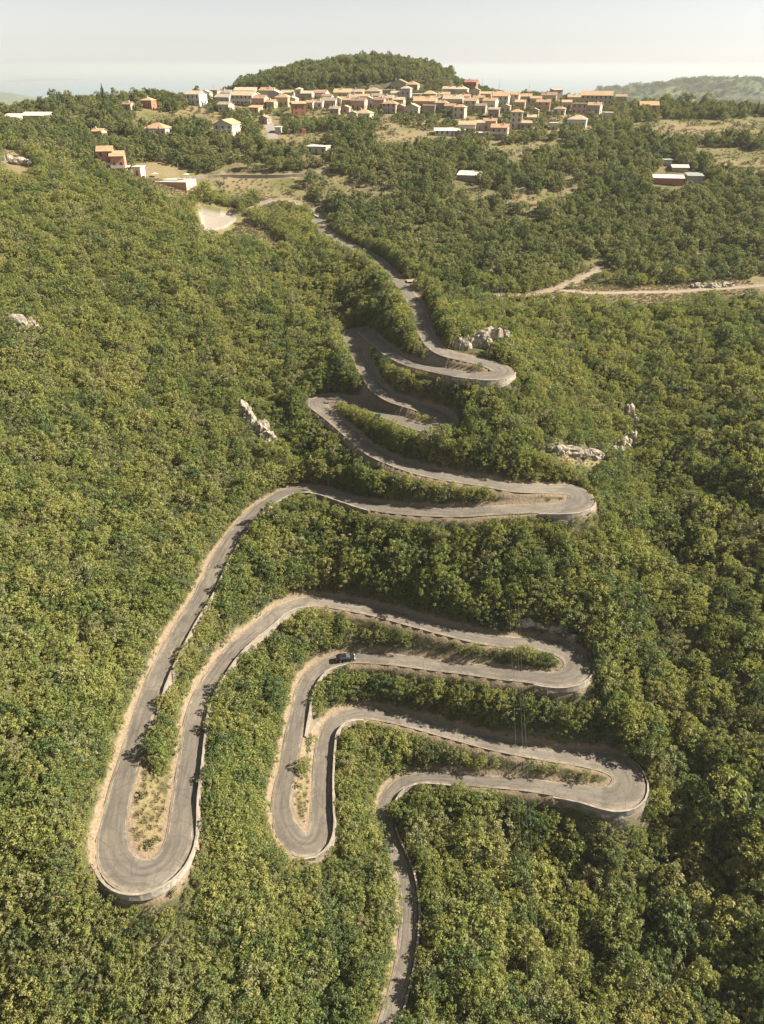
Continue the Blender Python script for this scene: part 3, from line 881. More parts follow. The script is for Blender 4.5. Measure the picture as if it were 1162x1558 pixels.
crag([(955,630),(962,648)], [(1.6,1.4,2.0),(1.4,1.3,2.0)], 'upper pale crag on the wooded slope beside the bends', 3)
crag([(945,680),(960,675),(936,690)], [(1.9,1.5,2.2),(1.6,1.3,2.4),(1.8,1.3,1.6)], 'lower pale crag above the long pointed hairpin', 4)
crag([(870,692),(900,694),(845,686)], [(3.0,1.2,1.5),(2.6,1.2,1.4),(2.2,1.2,1.4)], 'grey rock bank with dry grass beneath the pale crags', 5)
crag([(728,527),(748,522),(770,532),(705,528)], [(3.2,1.8,2.6),(3.0,1.8,3.2),(2.4,1.6,2.2),(2.2,1.5,1.6)], 'broken white cliff above the topmost hairpin', 6)
crag([(800,950),(850,958),(872,972)], [(1.7,0.7,0.9),(1.6,0.7,0.8),(1.2,0.7,0.8)], 'grey rock bank above the hairpin right of the black car', 7)
crag([(30,250),(12,244)], [(3.2,2.0,1.6),(2.2,1.6,1.3)], 'pile of grey stones on the bare crest of the sunny spur', 10)
crag([(1085,438),(1105,436),(1060,437)], [(2.4,1.2,1.1),(2.0,1.2,1.0),(1.6,1.0,0.9)], 'row of grey boulders beside the farm track', 12)
crag([(1000,272-44),(1012,226)], [(1.6,1.0,0.8),(1.2,0.9,0.7)], 'small boulders in the dry field above the sheds', 13)

# ------------------------------------------------------------------ buildings
WALLS = {'white': (0.447, 0.426, 0.386), 'cream': (0.406, 0.351, 0.270), 'tan': (0.311, 0.257, 0.190), 'grey': (0.257, 0.243, 0.224), 'stone': (0.230, 0.196, 0.156),
         'terracotta': (0.311, 0.135, 0.081), 'salmon': (0.393, 0.190, 0.122), 'pink': (0.378, 0.243, 0.196), 'peach': (0.406, 0.257, 0.163), 'yellow': (0.406, 0.311, 0.169),
         'bluegrey': (0.243, 0.270, 0.283), 'mauve': (0.243, 0.190, 0.190), 'brown': (0.182, 0.129, 0.088)}
ROOFS = {'orange': (0.340, 0.222, 0.138), 'pale': (0.351, 0.283, 0.209), 'tanroof': (0.317, 0.230, 0.148), 'greyroof': (0.257, 0.230, 0.203), 'red': (0.280, 0.137, 0.091), 'whiteroof': (0.420, 0.393, 0.351), 'metal': (0.243, 0.257, 0.257)}
def WM(k): return plain('plaster_' + k, WALLS[k], 0.9, 0.14, 0.7)
def RM(k):
    nm = 'roof_' + k
    if nm in _mc: return _mc[nm]
    m, nt, out = newmat(nm); p = principled(nt, out, 0.88, 0.2); c = ROOFS[k]
    n1 = noise(nt, 0.8, 5, 0.7); n2 = noise(nt, 6.0, 2, 0.6)
    a = ramp(nt, n1.outputs[0], [(0.28, tuple(v * 0.62 for v in c)), (0.5, c), (0.75, tuple(min(1, v * 1.25) for v in c))]).outputs[0]
    tc = nt.nodes.new('ShaderNodeTexCoord'); wv = nt.nodes.new('ShaderNodeTexWave'); wv.inputs['Scale'].default_value = 1.6; wv.bands_direction = 'X'
    nt.links.new(tc.outputs['Object'], wv.inputs['Vector'])
    oi = nt.nodes.new('ShaderNodeObjectInfo')      # each roof has weathered differently
    a = mixc(nt, 1.0, a, ramp(nt, oi.outputs['Random'], [(0.0, (0.62, 0.66, 0.70)), (0.35, (0.9, 0.9, 0.9)), (0.7, (1.08, 1.02, 0.96)), (1.0, (1.2, 1.16, 1.1))]).outputs[0], 'MULTIPLY')
    nt.links.new(a, p.inputs['Base Color']); bump(nt, p, wv.outputs[0], 0.6, 0.08)
    _mc[nm] = m; return m
M_GLASS = plain('dark_window_glass', (0.035, 0.04, 0.045), 0.25, 0.2, 1.0, 0.5)
M_SHUT = plain('green_shutters', (0.09, 0.14, 0.12), 0.7, 0.2)
M_WOOD = plain('old_brown_wood', (0.15, 0.10, 0.065), 0.85, 0.25, 2.0)
M_WHITE = plain('white_trim', (0.44, 0.42, 0.38), 0.8, 0.1)

def roof_me(kind, w, d, z0, rise, o=0.4, t=0.16):
    """roof shell with overhang o: local x across, y back"""
    b = MB()
    x0, x1, y0, y1 = -w / 2 - o, w / 2 + o, -o, d + o
    ym = d / 2
    if kind == 'gx':    # ridge along x
        b.add([(x0,y0,z0),(x1,y0,z0),(x1,ym,z0+rise),(x0,ym,z0+rise),(x0,y0,z0+t),(x1,y0,z0+t),(x1,ym,z0+rise+t),(x0,ym,z0+rise+t)], [(0,3,2,1),(4,5,6,7),(0,1,5,4),(1,2,6,5),(3,0,4,7)])
        b.add([(x0,y1,z0),(x1,y1,z0),(x1,ym,z0+rise),(x0,ym,z0+rise),(x0,y1,z0+t),(x1,y1,z0+t),(x1,ym,z0+rise+t),(x0,ym,z0+rise+t)], [(0,1,2,3),(7,6,5,4),(4,5,1,0),(5,6,2,1),(7,4,0,3)])
    elif kind == 'gy':  # gable towards the viewer
        b.add([(x0,y0,z0),(0,y0,z0+rise),(0,y1,z0+rise),(x0,y1,z0),(x0,y0,z0+t),(0,y0,z0+rise+t),(0,y1,z0+rise+t),(x0,y1,z0+t)], [(0,1,2,3),(7,6,5,4),(4,5,1,0),(6,7,3,2),(7,4,0,3)])
        b.add([(x1,y0,z0),(0,y0,z0+rise),(0,y1,z0+rise),(x1,y1,z0),(x1,y0,z0+t),(0,y0,z0+rise+t),(0,y1,z0+rise+t),(x1,y1,z0+t)], [(3,2,1,0),(4,5,6,7),(0,1,5,4),(2,3,7,6),(3,0,4,7)])
    elif kind == 'hip':
        r = min(w, d) * 0.5
        if w >= d: A, B = (-w / 2 + r * .95, ym, z0 + rise), (w / 2 - r * .95, ym, z0 + rise)
        else: A, B = (0, r * .95, z0 + rise), (0, d - r * .95, z0 + rise)
        low = [(x0,y0,z0),(x1,y0,z0),(x1,y1,z0),(x0,y1,z0)]; hi = [(x, y, z + t) for x, y, z in low]
        vs = low + hi + [(A[0], A[1], A[2] + t), (B[0], B[1], B[2] + t)]
        if w >= d: fs = [(4,5,9,8),(5,6,9),(6,7,8,9),(7,4,8)]
        else: fs = [(4,5,8),(5,6,9,8),(6,7,9),(7,4,8,9)]
        b.add(vs, fs + [(0,1,5,4),(1,2,6,5),(2,3,7,6),(3,0,4,7),(3,2,1,0)])
    elif kind == 'shed':
        b.add([(x0,y0,z0),(x1,y0,z0),(x1,y1,z0+rise),(x0,y1,z0+rise),(x0,y0,z0+t),(x1,y0,z0+t),(x1,y1,z0+rise+t),(x0,y1,z0+rise+t)], [(0,3,2,1),(4,5,6,7),(0,1,5,4),(1,2,6,5),(2,3,7,6),(3,0,4,7)])
    else:
        b.box(x0, x1, y0, y1, z0, z0 + 0.28)
    return b.me('roof')

def walls_me(kind, w, d, z1, rise, base=2.5):
    b = MB(); x0, x1 = -w / 2, w / 2
    b.add([(x0,0,-base),(x1,0,-base),(x1,d,-base),(x0,d,-base),(x0,0,z1),(x1,0,z1),(x1,d,z1),(x0,d,z1)], [(0,1,5,4),(1,2,6,5),(2,3,7,6),(3,0,4,7),(0,3,2,1)])
    e = 0.02
    k = rise * 0.96
    if kind == 'gx': b.add([(x0,0,z1),(x0,d,z1),(x0,d/2,z1+k)], [(0,2,1)]).add([(x1,0,z1),(x1,d,z1),(x1,d/2,z1+k)], [(0,1,2)])
    elif kind == 'gy': b.add([(x0,0,z1),(x1,0,z1),(0,0,z1+k)], [(0,1,2)]).add([(x0,d,z1),(x1,d,z1),(0,d,z1+k)], [(1,0,2)])
    elif kind == 'shed': b.add([(x0,0,z1),(x1,0,z1),(x1,d,z1+k),(x0,d,z1+k),(x1,d,z1),(x0,d,z1)], [(1,4,2),(0,3,5),(5,3,2,4)])
    return b.me('wall')

_wmesh = {}
def win_obj(parent, x, y, z, w, h, face, mat=None, name='window'):
    """window or door box standing 4 cm proud of the wall; face 'f' front, 'r' right, 'l' left"""
    key = (name, round(w, 2), round(h, 2), face)
    if key not in _wmesh:
        b = MB()
        if face == 'f': b.box(-w / 2, w / 2, -0.04, 0.1, 0, h)
        else: b.box(-0.1 if face == 'r' else -0.04, 0.04 if face == 'r' else 0.1, -w / 2, w / 2, 0, h)
        me_ = b.me(name); me_.materials.append(mat or M_GLASS); _wmesh[key] = me_
    return link(name, _wmesh[key], None, parent, (x, y, z))

def house(px, py, wpx, st, kind, yaw, wall, roof, label, dpt=None, cat='house', name='house', chim=True, extra=None, win=True, lift=0.0, sth=2.65):
    G, D = ground(px, py)
    w = wpx * D / F; d = dpt or max(5.5, min(9.5, w * 0.85)); h = st * sth
    rz = math.radians(yaw)
    r = empty(name, tuple(G + (0, 0, lift)), rz); tag(r, label, cat)
    cxy = (G[0] - math.sin(rz) * d / 2, G[1] + math.cos(rz) * d / 2)
    HOUSES_XY.append((cxy[0], cxy[1], 0.5 * math.hypot(w, d) + 0.3))
    if py > 196 or px < 300:
        HOUSES_XY.append((G[0] * 0.99, G[1] - 3.0, w * 0.5)); HOUSES_XY.append((G[0] * 0.975, G[1] - 7.0, w * 0.4))
    else: HOUSES_XY.append((G[0] * 0.995, G[1] - 1.2, w * 0.3))
    rise = {'gx': d * 0.22, 'gy': w * 0.22, 'hip': min(w, d) * 0.24, 'shed': d * 0.16, 'flat': 0}[kind]
    link('wall', walls_me(kind, w, d, h, rise), WM(wall), r)
    ro = link('roof', roof_me(kind, w, d, h + 0.01, rise), RM(roof), r)
    gg = random.Random(int(px * 31 + py))
    if chim and kind in ('gx', 'gy', 'hip') and gg.random() < 0.6:
        cx = (gg.random() - .5) * w * .5
        link('chimney', MB().box(cx - .3, cx + .3, d * .35, d * .35 + .55, h + rise * .4, h + rise + 0.9).me('chimney'), WM('cream'), ro)
    if win:
        n = max(1, int(w / 2.7)); dz = 1.45
        for s in range(int(math.ceil(st))):
            z = s * sth + 0.9
            if z + 1.2 > h: continue
            for k in range(n):
                x = -w / 2 + (k + 0.5) * w / n
                if s == 0 and k == n // 2 and gg.random() < .8: win_obj(r, x, 0, 0.05, 1.05, 2.1, 'f', M_WOOD, 'door')
                else: win_obj(r, x, 0, z, 0.95, 1.35, 'f', M_GLASS)
            sd_ = 'r' if yaw <= 0 else 'l'; xs_ = w / 2 if sd_ == 'r' else -w / 2
            for k in range(max(1, int(d / 3.4))):
                win_obj(r, xs_, (k + 0.5) * d / max(1, int(d / 3.4)), z, 0.9, 1.25, sd_, M_GLASS)
    if extra == 'balcony':
        z = sth * (st - 1)
        link('balcony', MB().box(-w * .5, w * .5, -1.5, -0.01, z - 0.2, z).me('balcony'), M_WHITE, r)
        link('balustrade', MB().box(-w * .5, w * .5, -1.5, -1.38, z + .003, z + .9).me('balustrade'), M_WHITE, r)
        for k in (-0.46, 0, 0.46): link('column', MB().box(w * k - .12, w * k + .12, -1.46, -1.22, -1.5, z - .203).me('column'), M_WHITE, r)
    if extra == 'porch':
        link('porch_roof', MB().box(-w * .5, w * .5, -2.4, -0.02, 2.5, 2.65).me('porch_roof'), RM(roof), r)
        for k in (-0.47, -0.16, 0.16, 0.47): link('post', MB().tube((w * k, -2.2, -1.5), (w * k, -2.2, 2.497), .1, .1).me('post'), M_WOOD, r)
    return r, w, d, h

HS = [ # photo x, wall foot y, width, storeys, roof form, yaw, wall, roof, label, options
 (294,160,24,2,'gx',-24,'white','pale','white two storey house standing alone at the village end above the dry field',{}),
 (312,153,15,1.5,'gy',-10,'cream','greyroof','small cream house just behind the lone white house',{}),
 (325,150,13,1.6,'flat',-12,'tan','tanroof','flat roofed tan house with brown windows near the lone white house',{}),
 (341,149,20,1,'gx',-8,'stone','greyroof','long low grey roofed building on the village edge by the hill foot',{}),
 (338,158,24,1.2,'gx',-18,'grey','greyroof','grey roofed house above the small cream cottage',{}),
 (368,160,36,1.8,'gx',-20,'cream','pale','wide cream house with brown balcony and broad gable',{'extra':'balcony'}),
 (340,170,19,1.3,'gx',-22,'cream','pale','small cream cottage above the dry field, row of three windows',{}),
 (372,146,34,1.2,'gx',-12,'tan','pale','long pale tan roof behind the wide cream house',{}),
 (391,163,24,1.6,'gx',-15,'pink','orange','pink house with red roof beside the wide cream house',{}),
 (385,172,18,1,'shed',-20,'peach','orange','low salmon outbuilding below the pink house',{}),
 (404,150,22,1.6,'gx',-20,'white','orange','white house with bright orange roof at the hill foot beside the wide cream house',{}),
 (417,155,18,1.7,'gy',-14,'bluegrey','pale','blue grey house beside the bright orange roof',{}),
 (428,162,22,1.7,'hip',-18,'yellow','orange','yellow house with orange hipped roof next to the terracotta house',{}),
 (443,161,14,1.3,'gy',-16,'white','pale','narrow white gabled house behind the terracotta house',{}),
 (456,177,20,2.3,'shed',14,'terracotta','orange','tall terracotta red house with small dark windows',{'chim':False}),
 (340,208,30,2,'gy',-10,'cream','orange','large cream villa with two storeys of open loggias and orange roof',{'extra':'balcony','dpt':14}),
 (423,203,9,1,'flat',0,'white','whiteroof','tiny white hut beside the village road',{'win':False}),
 (400,189,14,1.1,'gy',-16,'stone','tanroof','ruined stone shed among trees above the village road',{}),
 (436,152,18,1.4,'gx',-10,'cream','pale','pale roofed cream house at the hill foot behind the yellow house',{}),
 (454,153,9,2.2,'hip',-8,'cream','pale','small square tower house at the hill foot',{'chim':False}),
 (466,154,18,1.5,'gx',-16,'pink','pale','pale pink house right of the small tower house',{}),
 (481,165,19,1.1,'gx',-18,'cream','pale','low cream house right of the terracotta house',{}),
 (486,153,20,1.5,'gx',-18,'white','orange','orange roofed house with tall white chimney wall at the hill foot',{}),
 (499,164,24,1.3,'gx',-20,'tan','pale','tan house with long pale roof in the village centre',{}),
 (512,163,14,1.5,'gy',-10,'white','pale','bright white gabled house in the village centre',{}),
 (527,163,24,1.3,'gx',-14,'tan','tanroof','tan roofed house between the white gable and the pink house',{}),
 (544,167,22,1.7,'gx',-18,'pink','orange','pink house with orange roof and two dark windows in the village centre',{}),
 (560,164,16,1.6,'gy',-14,'white','pale','white gabled house right of the pink house in the village centre',{}),
 (551,183,24,1.2,'hip',-16,'cream','tanroof','cream house with wide tan hipped roof on the lower village edge',{}),
 (536,183,14,1.2,'gy',-18,'cream','pale','cream gabled annex beside the wide tan hipped roof',{}),
 (520,150,26,1.2,'gx',-10,'cream','tanroof','long tan roof against the trees of the hill, village centre',{}),
 (542,150,20,1.3,'gx',-14,'tan','pale','pale roof against the hill trees right of the long tan roof',{}),
 (566,149,24,1.3,'hip',-10,'cream','pale','pale hipped roof against the hill trees below the big tan house',{}),
 (575,165,18,1.6,'gx',-16,'pink','orange','small orange roofed pink house right of the white gable',{}),
 (606,138,24,1.7,'gy',-12,'tan','tanroof','left block of the big tan house part way up the hill',{}),
 (625,139,20,1.5,'hip',-14,'tan','tanroof','right block of the big tan house part way up the hill',{}),
 (588,146,20,1.2,'flat',-8,'grey','greyroof','grey roofless ruin beside the big tan house',{}),
 (616,154,15,2.5,'hip',-16,'grey','pale','tall grey stone tower house with pyramid roof',{'chim':False}),
 (631,152,18,1.1,'flat',-6,'cream','whiteroof','low pale flat building right of the grey tower house',{}),
 (652,153,20,1.3,'hip',-12,'tan','tanroof','tan hipped roof house behind the long orange roof',{}),
 (572,156,15,1.3,'gx',-14,'white','pale','white cottage below the grey ruin',{}),
 (586,160,22,1.3,'gx',-18,'cream','pale','cream house with pale roof below the grey ruin',{}),
 (591,173,22,1.8,'hip',-16,'tan','orange','tan house with orange hipped roof beside dark trees, lower village edge',{}),
 (625,176,22,1.5,'gy',-14,'cream','pale','broad cream gable facing the valley below the tower house',{}),
 (645,166,34,1.5,'gx',-14,'peach','orange','long orange roofed terrace below the grey tower house',{}),
 (652,173,18,1.5,'flat',-8,'stone','greyroof','dark stone house below the long orange roof',{}),
 (670,170,20,1.6,'hip',-12,'stone','orange','dark house with orange hipped roof and open loggia',{}),
 (688,163,30,1.5,'gx',-12,'cream','pale','large pale roof in the thick of the village below the hill foot',{}),
 (697,180,18,2.0,'hip',-20,'cream','orange','cream house with steep orange hipped roof above the trees',{}),
 (714,169,20,1.9,'gx',-20,'cream','tanroof','tall cream house with blank gable beside the orange hipped roof',{}),
 (682,145,18,1.3,'gx',-12,'white','pale','pale house at the right foot of the hill',{}),
 (700,147,20,1.5,'hip',-14,'cream','pale','cream hipped house at the right foot of the hill',{}),
 (721,148,16,1.4,'gy',-12,'cream','pale','small cream gable below the red building',{}),
 (715,139,18,2.2,'gx',-16,'terracotta','red','red building with stepped roofs on the hill shoulder',{}),
 (743,167,20,1.7,'gx',-26,'white','orange','orange roofed house with bright white gable below the red building',{}),
 (760,162,24,2.0,'gx',-18,'cream','orange','cream two storey house with orange roof beside dark trees',{}),
 (779,159,18,1.9,'gx',-18,'cream','orange','cream house with orange roof next to the skyline shrubs',{}),
 (750,180,16,1.6,'shed',-14,'stone','tanroof','grey brown stone ruin above the porch house',{}),
 (784,196,17,3.0,'hip',-12,'cream','orange','tall narrow cream house with orange pyramid roof',{'chim':False}),
 (799,198,18,1.2,'shed',-6,'stone','orange','low house with orange lean-to roof beside the tall narrow house',{}),
 (758,212,25,2.0,'gx',-16,'pink','orange','two storey house with open porch and white side wall above the groves',{'extra':'balcony'}),
 (744,199,19,1.7,'gx',-14,'tan','orange','orange roofed house behind the open porch house',{}),
 (729,199,14,1.4,'gx',-10,'stone','pale','small pale roofed house left of the open porch house',{}),
 (710,203,25,1.5,'gx',-8,'white','tanroof','long low house with dark veranda beside the groves',{'extra':'porch'}),
 (731,211,15,0.9,'flat',0,'bluegrey','whiteroof','pale green shed in front of the open porch house',{'win':False}),
 (684,207,46,0.9,'shed',-3,'white','whiteroof','long low white building among rubble below the village',{'dpt':6}),
 (825,170,20,1.8,'gx',-14,'peach','orange','peach coloured house with orange roof and pillared porch',{}),
 (834,156,22,1.4,'gx',-14,'cream','orange','orange roof behind the peach house',{}),
 (848,152,15,2.0,'shed',16,'mauve','greyroof','tall mauve grey building with slanting top on the skyline',{'win':False,'chim':False}),
 (811,178,14,1.2,'gy',-16,'tan','tanroof','small tan gable left of the peach house',{}),
 (797,157,20,1.3,'gx',-14,'tan','tanroof','tan roofed house between skyline shrubs and the peach house',{}),
 (850,175,17,1.1,'hip',-18,'white','orange','low white house with faded red hipped roof',{}),
 (842,198,11,1.2,'flat',-8,'white','whiteroof','small white shed among the trees below the peach house',{'win':False}),
 (872,158,18,1.3,'gx',-12,'cream','orange','bright orange roof next to the great tan barn',{}),
 (906,160,46,1.9,'gx',-14,'tan','tanroof','great long tan building on the skyline',{'dpt':11,'chim':False}),
 (944,158,16,1.7,'gx',-14,'tan','tanroof','tan block at the right end of the great long building',{'chim':False}),
 (880,174,22,2.0,'flat',-12,'pink','tanroof','flat roofed pink house below the great long building',{}),
 (901,174,20,1.7,'gx',-28,'grey','tanroof','house with grey green front and white gable below the great long building',{}),
 (876,194,28,1.4,'hip',-18,'white','pale','white hipped roof house alone below the pink flat roofed house',{}),
 (926,179,13,0.9,'flat',-4,'white','whiteroof','small white shed right of the grey green house',{'win':False}),
 (986,173,27,1.6,'gx',-12,'terracotta','orange','reddish farmhouse with orange roof above the dry fields',{}),
 (1047,160,18,1.5,'gx',-16,'cream','tanroof','tan farmhouse half hidden behind trees above the dry fields',{}),
 (236,207,34,1.2,'hip',-8,'white','orange','bungalow with bright orange roof behind two cypresses',{}),
 (223,165,18,1.4,'hip',-14,'terracotta','tanroof','small brick house on the ridge between the hotel and the village',{}),
 (193,168,14,1.0,'gx',-12,'tan','tanroof','small tan roof among trees on the ridge beyond the hotel',{}),
 (50,184,42,0.8,'shed',-4,'grey','whiteroof','long pale greenhouse roof on the ridge beyond the hotel',{'win':False,'dpt':8}),
 (15,186,24,0.8,'shed',-4,'grey','whiteroof','shorter pale greenhouse roof on the ridge beyond the hotel',{'win':False,'dpt':7}),
 (148,209,16,0.9,'gx',-10,'tan','orange','low orange roof in the trees above the hotel',{'win':False}),
 (481,234,31,1.1,'flat',-14,'cream','whiteroof','small flat roofed house alone in the scrub below the village',{}),
 (712,276,34,0.9,'shed',-16,'stone','whiteroof','low shed with pale flat roof alone in the groves',{'win':False,'dpt':7}),
 (1016,281,44,1.0,'shed',-10,'terracotta','whiteroof','long brick shed with pale sheet roof in the dry fields',{'win':False,'dpt':5.5}),
 (1056,280,22,1.3,'shed',-6,'grey','metal','grey metal shed beside the long brick shed',{'win':False,'dpt':5.5}),
 (1034,262,24,0.7,'gx',-4,'tan','whiteroof','low shelter covered with a white sheet behind the brick shed',{'win':False,'dpt':5}),
 (1015,252,12,0.9,'flat',-6,'grey','metal','tiny grey hut above the sheds',{'win':False}),
]
HS += [
 (355,154,14,1.2,'gx',-16,'cream','pale','small cream house with pale roof left of the wide cream house',{}),
 (384,153,13,1.3,'gy',-12,'white','pale','small white gable between the wide cream house and the bright orange roof',{}),
 (411,165,13,1.2,'gx',-18,'tan','tanroof','small tan house between the pink house and the yellow house',{}),
 (470,166,12,1.2,'gx',-15,'cream','tanroof','tiny cream house touching the terracotta house',{}),
 (497,157,15,1.3,'gx',-12,'cream','orange','cream house with faded orange roof behind the long pale roof',{}),
 (508,175,15,1.1,'gx',-18,'tan','pale','low tan house among shrubs below the bright white gable',{}),
 (524,173,14,1.1,'gy',-12,'pink','tanroof','low pink cottage below the tan roofed house',{}),
 (536,157,14,1.3,'gx',-16,'white','pale','white house between the long tan roof and the pink house',{}),
 (553,157,15,1.3,'gx',-12,'tan','orange','tan house with faded orange roof behind the white gable',{}),
 (601,152,14,1.3,'gx',-14,'cream','pale','cream house squeezed beside the grey tower house',{}),
 (605,163,17,1.4,'gx',-16,'tan','pale','tan house with pale roof below the grey tower house',{}),
 (608,172,13,1.2,'gy',-12,'pink','orange','pink gable beside the broad cream gable',{}),
 (636,160,16,1.2,'gx',-12,'cream','tanroof','cream house behind the left end of the long orange terrace',{}),
 (663,160,17,1.3,'gx',-14,'tan','pale','tan house behind the dark loggia house',{}),
 (675,154,16,1.3,'gx',-10,'cream','tanroof','cream house between the tan hipped roof and the large pale roof',{}),
 (683,173,15,1.4,'gx',-16,'tan','orange','tan house between the dark loggia house and the cream hipped house',{}),
 (706,158,16,1.4,'gx',-12,'white','orange','white house with faded orange roof behind the large pale roof',{}),
 (727,160,16,1.4,'gx',-16,'cream','orange','cream house left of the bright white gable with orange roof',{}),
 (730,172,16,1.3,'gx',-18,'tan','tanroof','tan house below the bright white gable',{}),
 (738,153,16,1.3,'gx',-12,'cream','tanroof','cream house under the red building on the hill shoulder',{}),
 (756,152,14,1.2,'gx',-14,'tan','orange','low tan house behind the cream two storey house',{}),
 (768,172,14,1.2,'gy',-14,'cream','pale','small cream gable above the tall narrow house',{}),
 (790,166,15,1.3,'gx',-16,'pink','tanroof','pink house behind the tall narrow house',{}),
 (814,160,16,1.3,'gx',-14,'cream','orange','cream house left of the orange roof behind the peach house',{}),
 (861,166,14,1.3,'gx',-12,'cream','tanroof','cream house between the peach house and the flat roofed pink house',{}),
 (890,157,14,1.3,'gy',-12,'tan','pale','tan gable in front of the great long building',{}),
 (808,188,13,1.1,'gx',-10,'white','pale','white cottage right of the orange lean-to roof',{}),
]
for (px, py, wpx, st, kind, yaw, wall, roof, label, opt) in HS:
    c_ = 'shed' if ('shed' in label or 'hut' in label or 'greenhouse' in label or 'shelter' in label) else 'house'
    house(px, py, wpx, st, kind, yaw, wall, roof, label, cat=c_, name={'shed': 'shed', 'house': 'house'}[c_], **opt)

# salmon hotel: two stepped wings with white balconies, and its pool terrace
for (px, py, wpx, st, lab) in ((164, 262, 22, 3.0, 'left wing of the salmon red hotel with white balconies'), (182, 266, 20, 2.7, 'right wing of the salmon red hotel beside the pool terrace')):
    r, w, d, h = house(px, py, wpx, st, 'gx', 12, 'salmon', 'orange', lab, dpt=8, cat='hotel', name='hotel', chim=False)
    for s in range(1, 2):
        link('balcony', MB().box(-w / 2 - .2, w / 2 + .2, -1.5, -.01, s * 2.9 - .2, s * 2.9).me('balcony'), M_WHITE, r)
        link('balustrade', MB().box(-w / 2 - .2, w / 2 + .2, -1.5, -1.38, s * 2.9 + .003, s * 2.9 + .9).me('balustrade'), M_WHITE, r)
        link('balcony', MB().box(w / 2 + .01, w / 2 + 1.5, .3, d - .3, s * 2.9 - .2, s * 2.9).me('balcony'), M_WHITE, r)
house(209, 268, 12, 1.3, 'flat', -10, 'white', 'whiteroof', 'bright white cube between the hotel and the pool', name='pool_house', dpt=4.5)
M_TERR = plain('pale_paving', (0.36, 0.30, 0.24), 0.9, 0.15, 0.8)
G, D = ground(246, 280)
r = empty('pool_terrace', tuple(G), math.radians(-8)); tag(r, 'paved pool terrace with orange edge below the hotel', 'terrace')
HOUSES_XY.append((G[0], G[1] + 4, 10))
b = MB().box(-11, 11, 0, 2.2, -3, 0.8).box(-11, 11, 6.8, 12, -3, 0.8).box(-11, -4.5, 2.2, 6.8, -3, 0.8).box(5.5, 11, 2.2, 6.8, -3, 0.8).box(-4.5, 5.5, 2.2, 6.8, -3, -0.6)
link('paving', b.me('paving'), M_TERR, r)
link('edge_wall', MB().box(-11.2, 11.2, -0.35, -0.003, -3, 0.86).me('edge_wall'), WM('peach'), r)
m, nt, out = newmat('pool_water'); p = principled(nt, out, 0.1, 0.5); p.inputs['Base Color'].default_value = (0.22, 0.42, 0.46, 1)
link('water', MB().box(-4.49, 5.49, 2.21, 6.79, -0.59, 0.62).me('water'), m, r)
for k, (ox, oy, lab) in enumerate([(-8.5, 3, 'closed cream parasol at the hotel end of the pool terrace'), (-6.5, 9, 'open cream parasol behind the pool'), (8, 9, 'open cream parasol at the field end of the pool terrace')]):
    pb = Vector(G) + Matrix.Rotation(math.radians(-8), 3, 'Z') @ Vector((ox, oy, 0.8))
    pr = empty('parasol', pb); tag(pr, lab, 'parasol')
    link('pole', MB().tube((0, 0, -.3), (0, 0, 2.4), .04, .04).me('pole'), M_WOOD, pr)
    nn = 8; R_ = 0.35 if k == 0 else 1.7; zt, zb = 2.6, (1.0 if k == 0 else 2.1)
    link('canopy', mesh('canopy', [(0, 0, zt)] + [(R_ * math.cos(6.283 * j / nn), R_ * math.sin(6.283 * j / nn), zb) for j in range(nn)] + [(0, 0, zt - .06)], [(0, 1 + j, 1 + (j + 1) % nn) for j in range(nn)] + [(nn + 1, 1 + (j + 1) % nn, 1 + j) for j in range(nn)]), WM('cream'), pr)

# lane wall above the dry field
C, hw = TRACKS['village_lane']
T = tang(C); N = np.stack([-T[:, 1], T[:, 0]], 1)
sgn = -1 if N[len(C) // 2, 1] > 0 else 1
b0 = Vector((C[len(C) // 2][0], C[len(C) // 2][1], C[len(C) // 2][2]))
rings = []
for i in range(0, len(C), 2):
    n_ = N[i] * sgn; q = lambda o, z: Vector((C[i, 0] + n_[0] * o, C[i, 1] + n_[1] * o, C[i, 2] + z)) - b0
    rings.append([q(hw + .1, -.8), q(hw + .1, .8), q(hw + .45, .8), q(hw + .5, -1.2)])
o = link('lane_wall', wall_mesh('lane_wall', rings), M_COPING, None, b0)
tag(o, 'pale low wall along the lane above the dry field', 'wall')

# room kept free of growth beside the upper bends (photo x, y, radius)
for (a_, b_, r_) in [(694,640,3.2),(682,658,3.0),(645,662,2.6),(605,650,2.2),(512,505,2.6),(520,526,2.2),(562,402,3.0),(540,390,3.2),(516,374,3.2),(496,360,3.2),(606,442,2.4),(560,640,1.6),(648,446,4.0),(680,454,4.5),(712,464,4.5),(745,468,4.5),(778,468,4.5),(810,466,4.0)]:
    q_ = ground(a_, b_)[0]; ROCKS.append((q_[0], q_[1], r_))

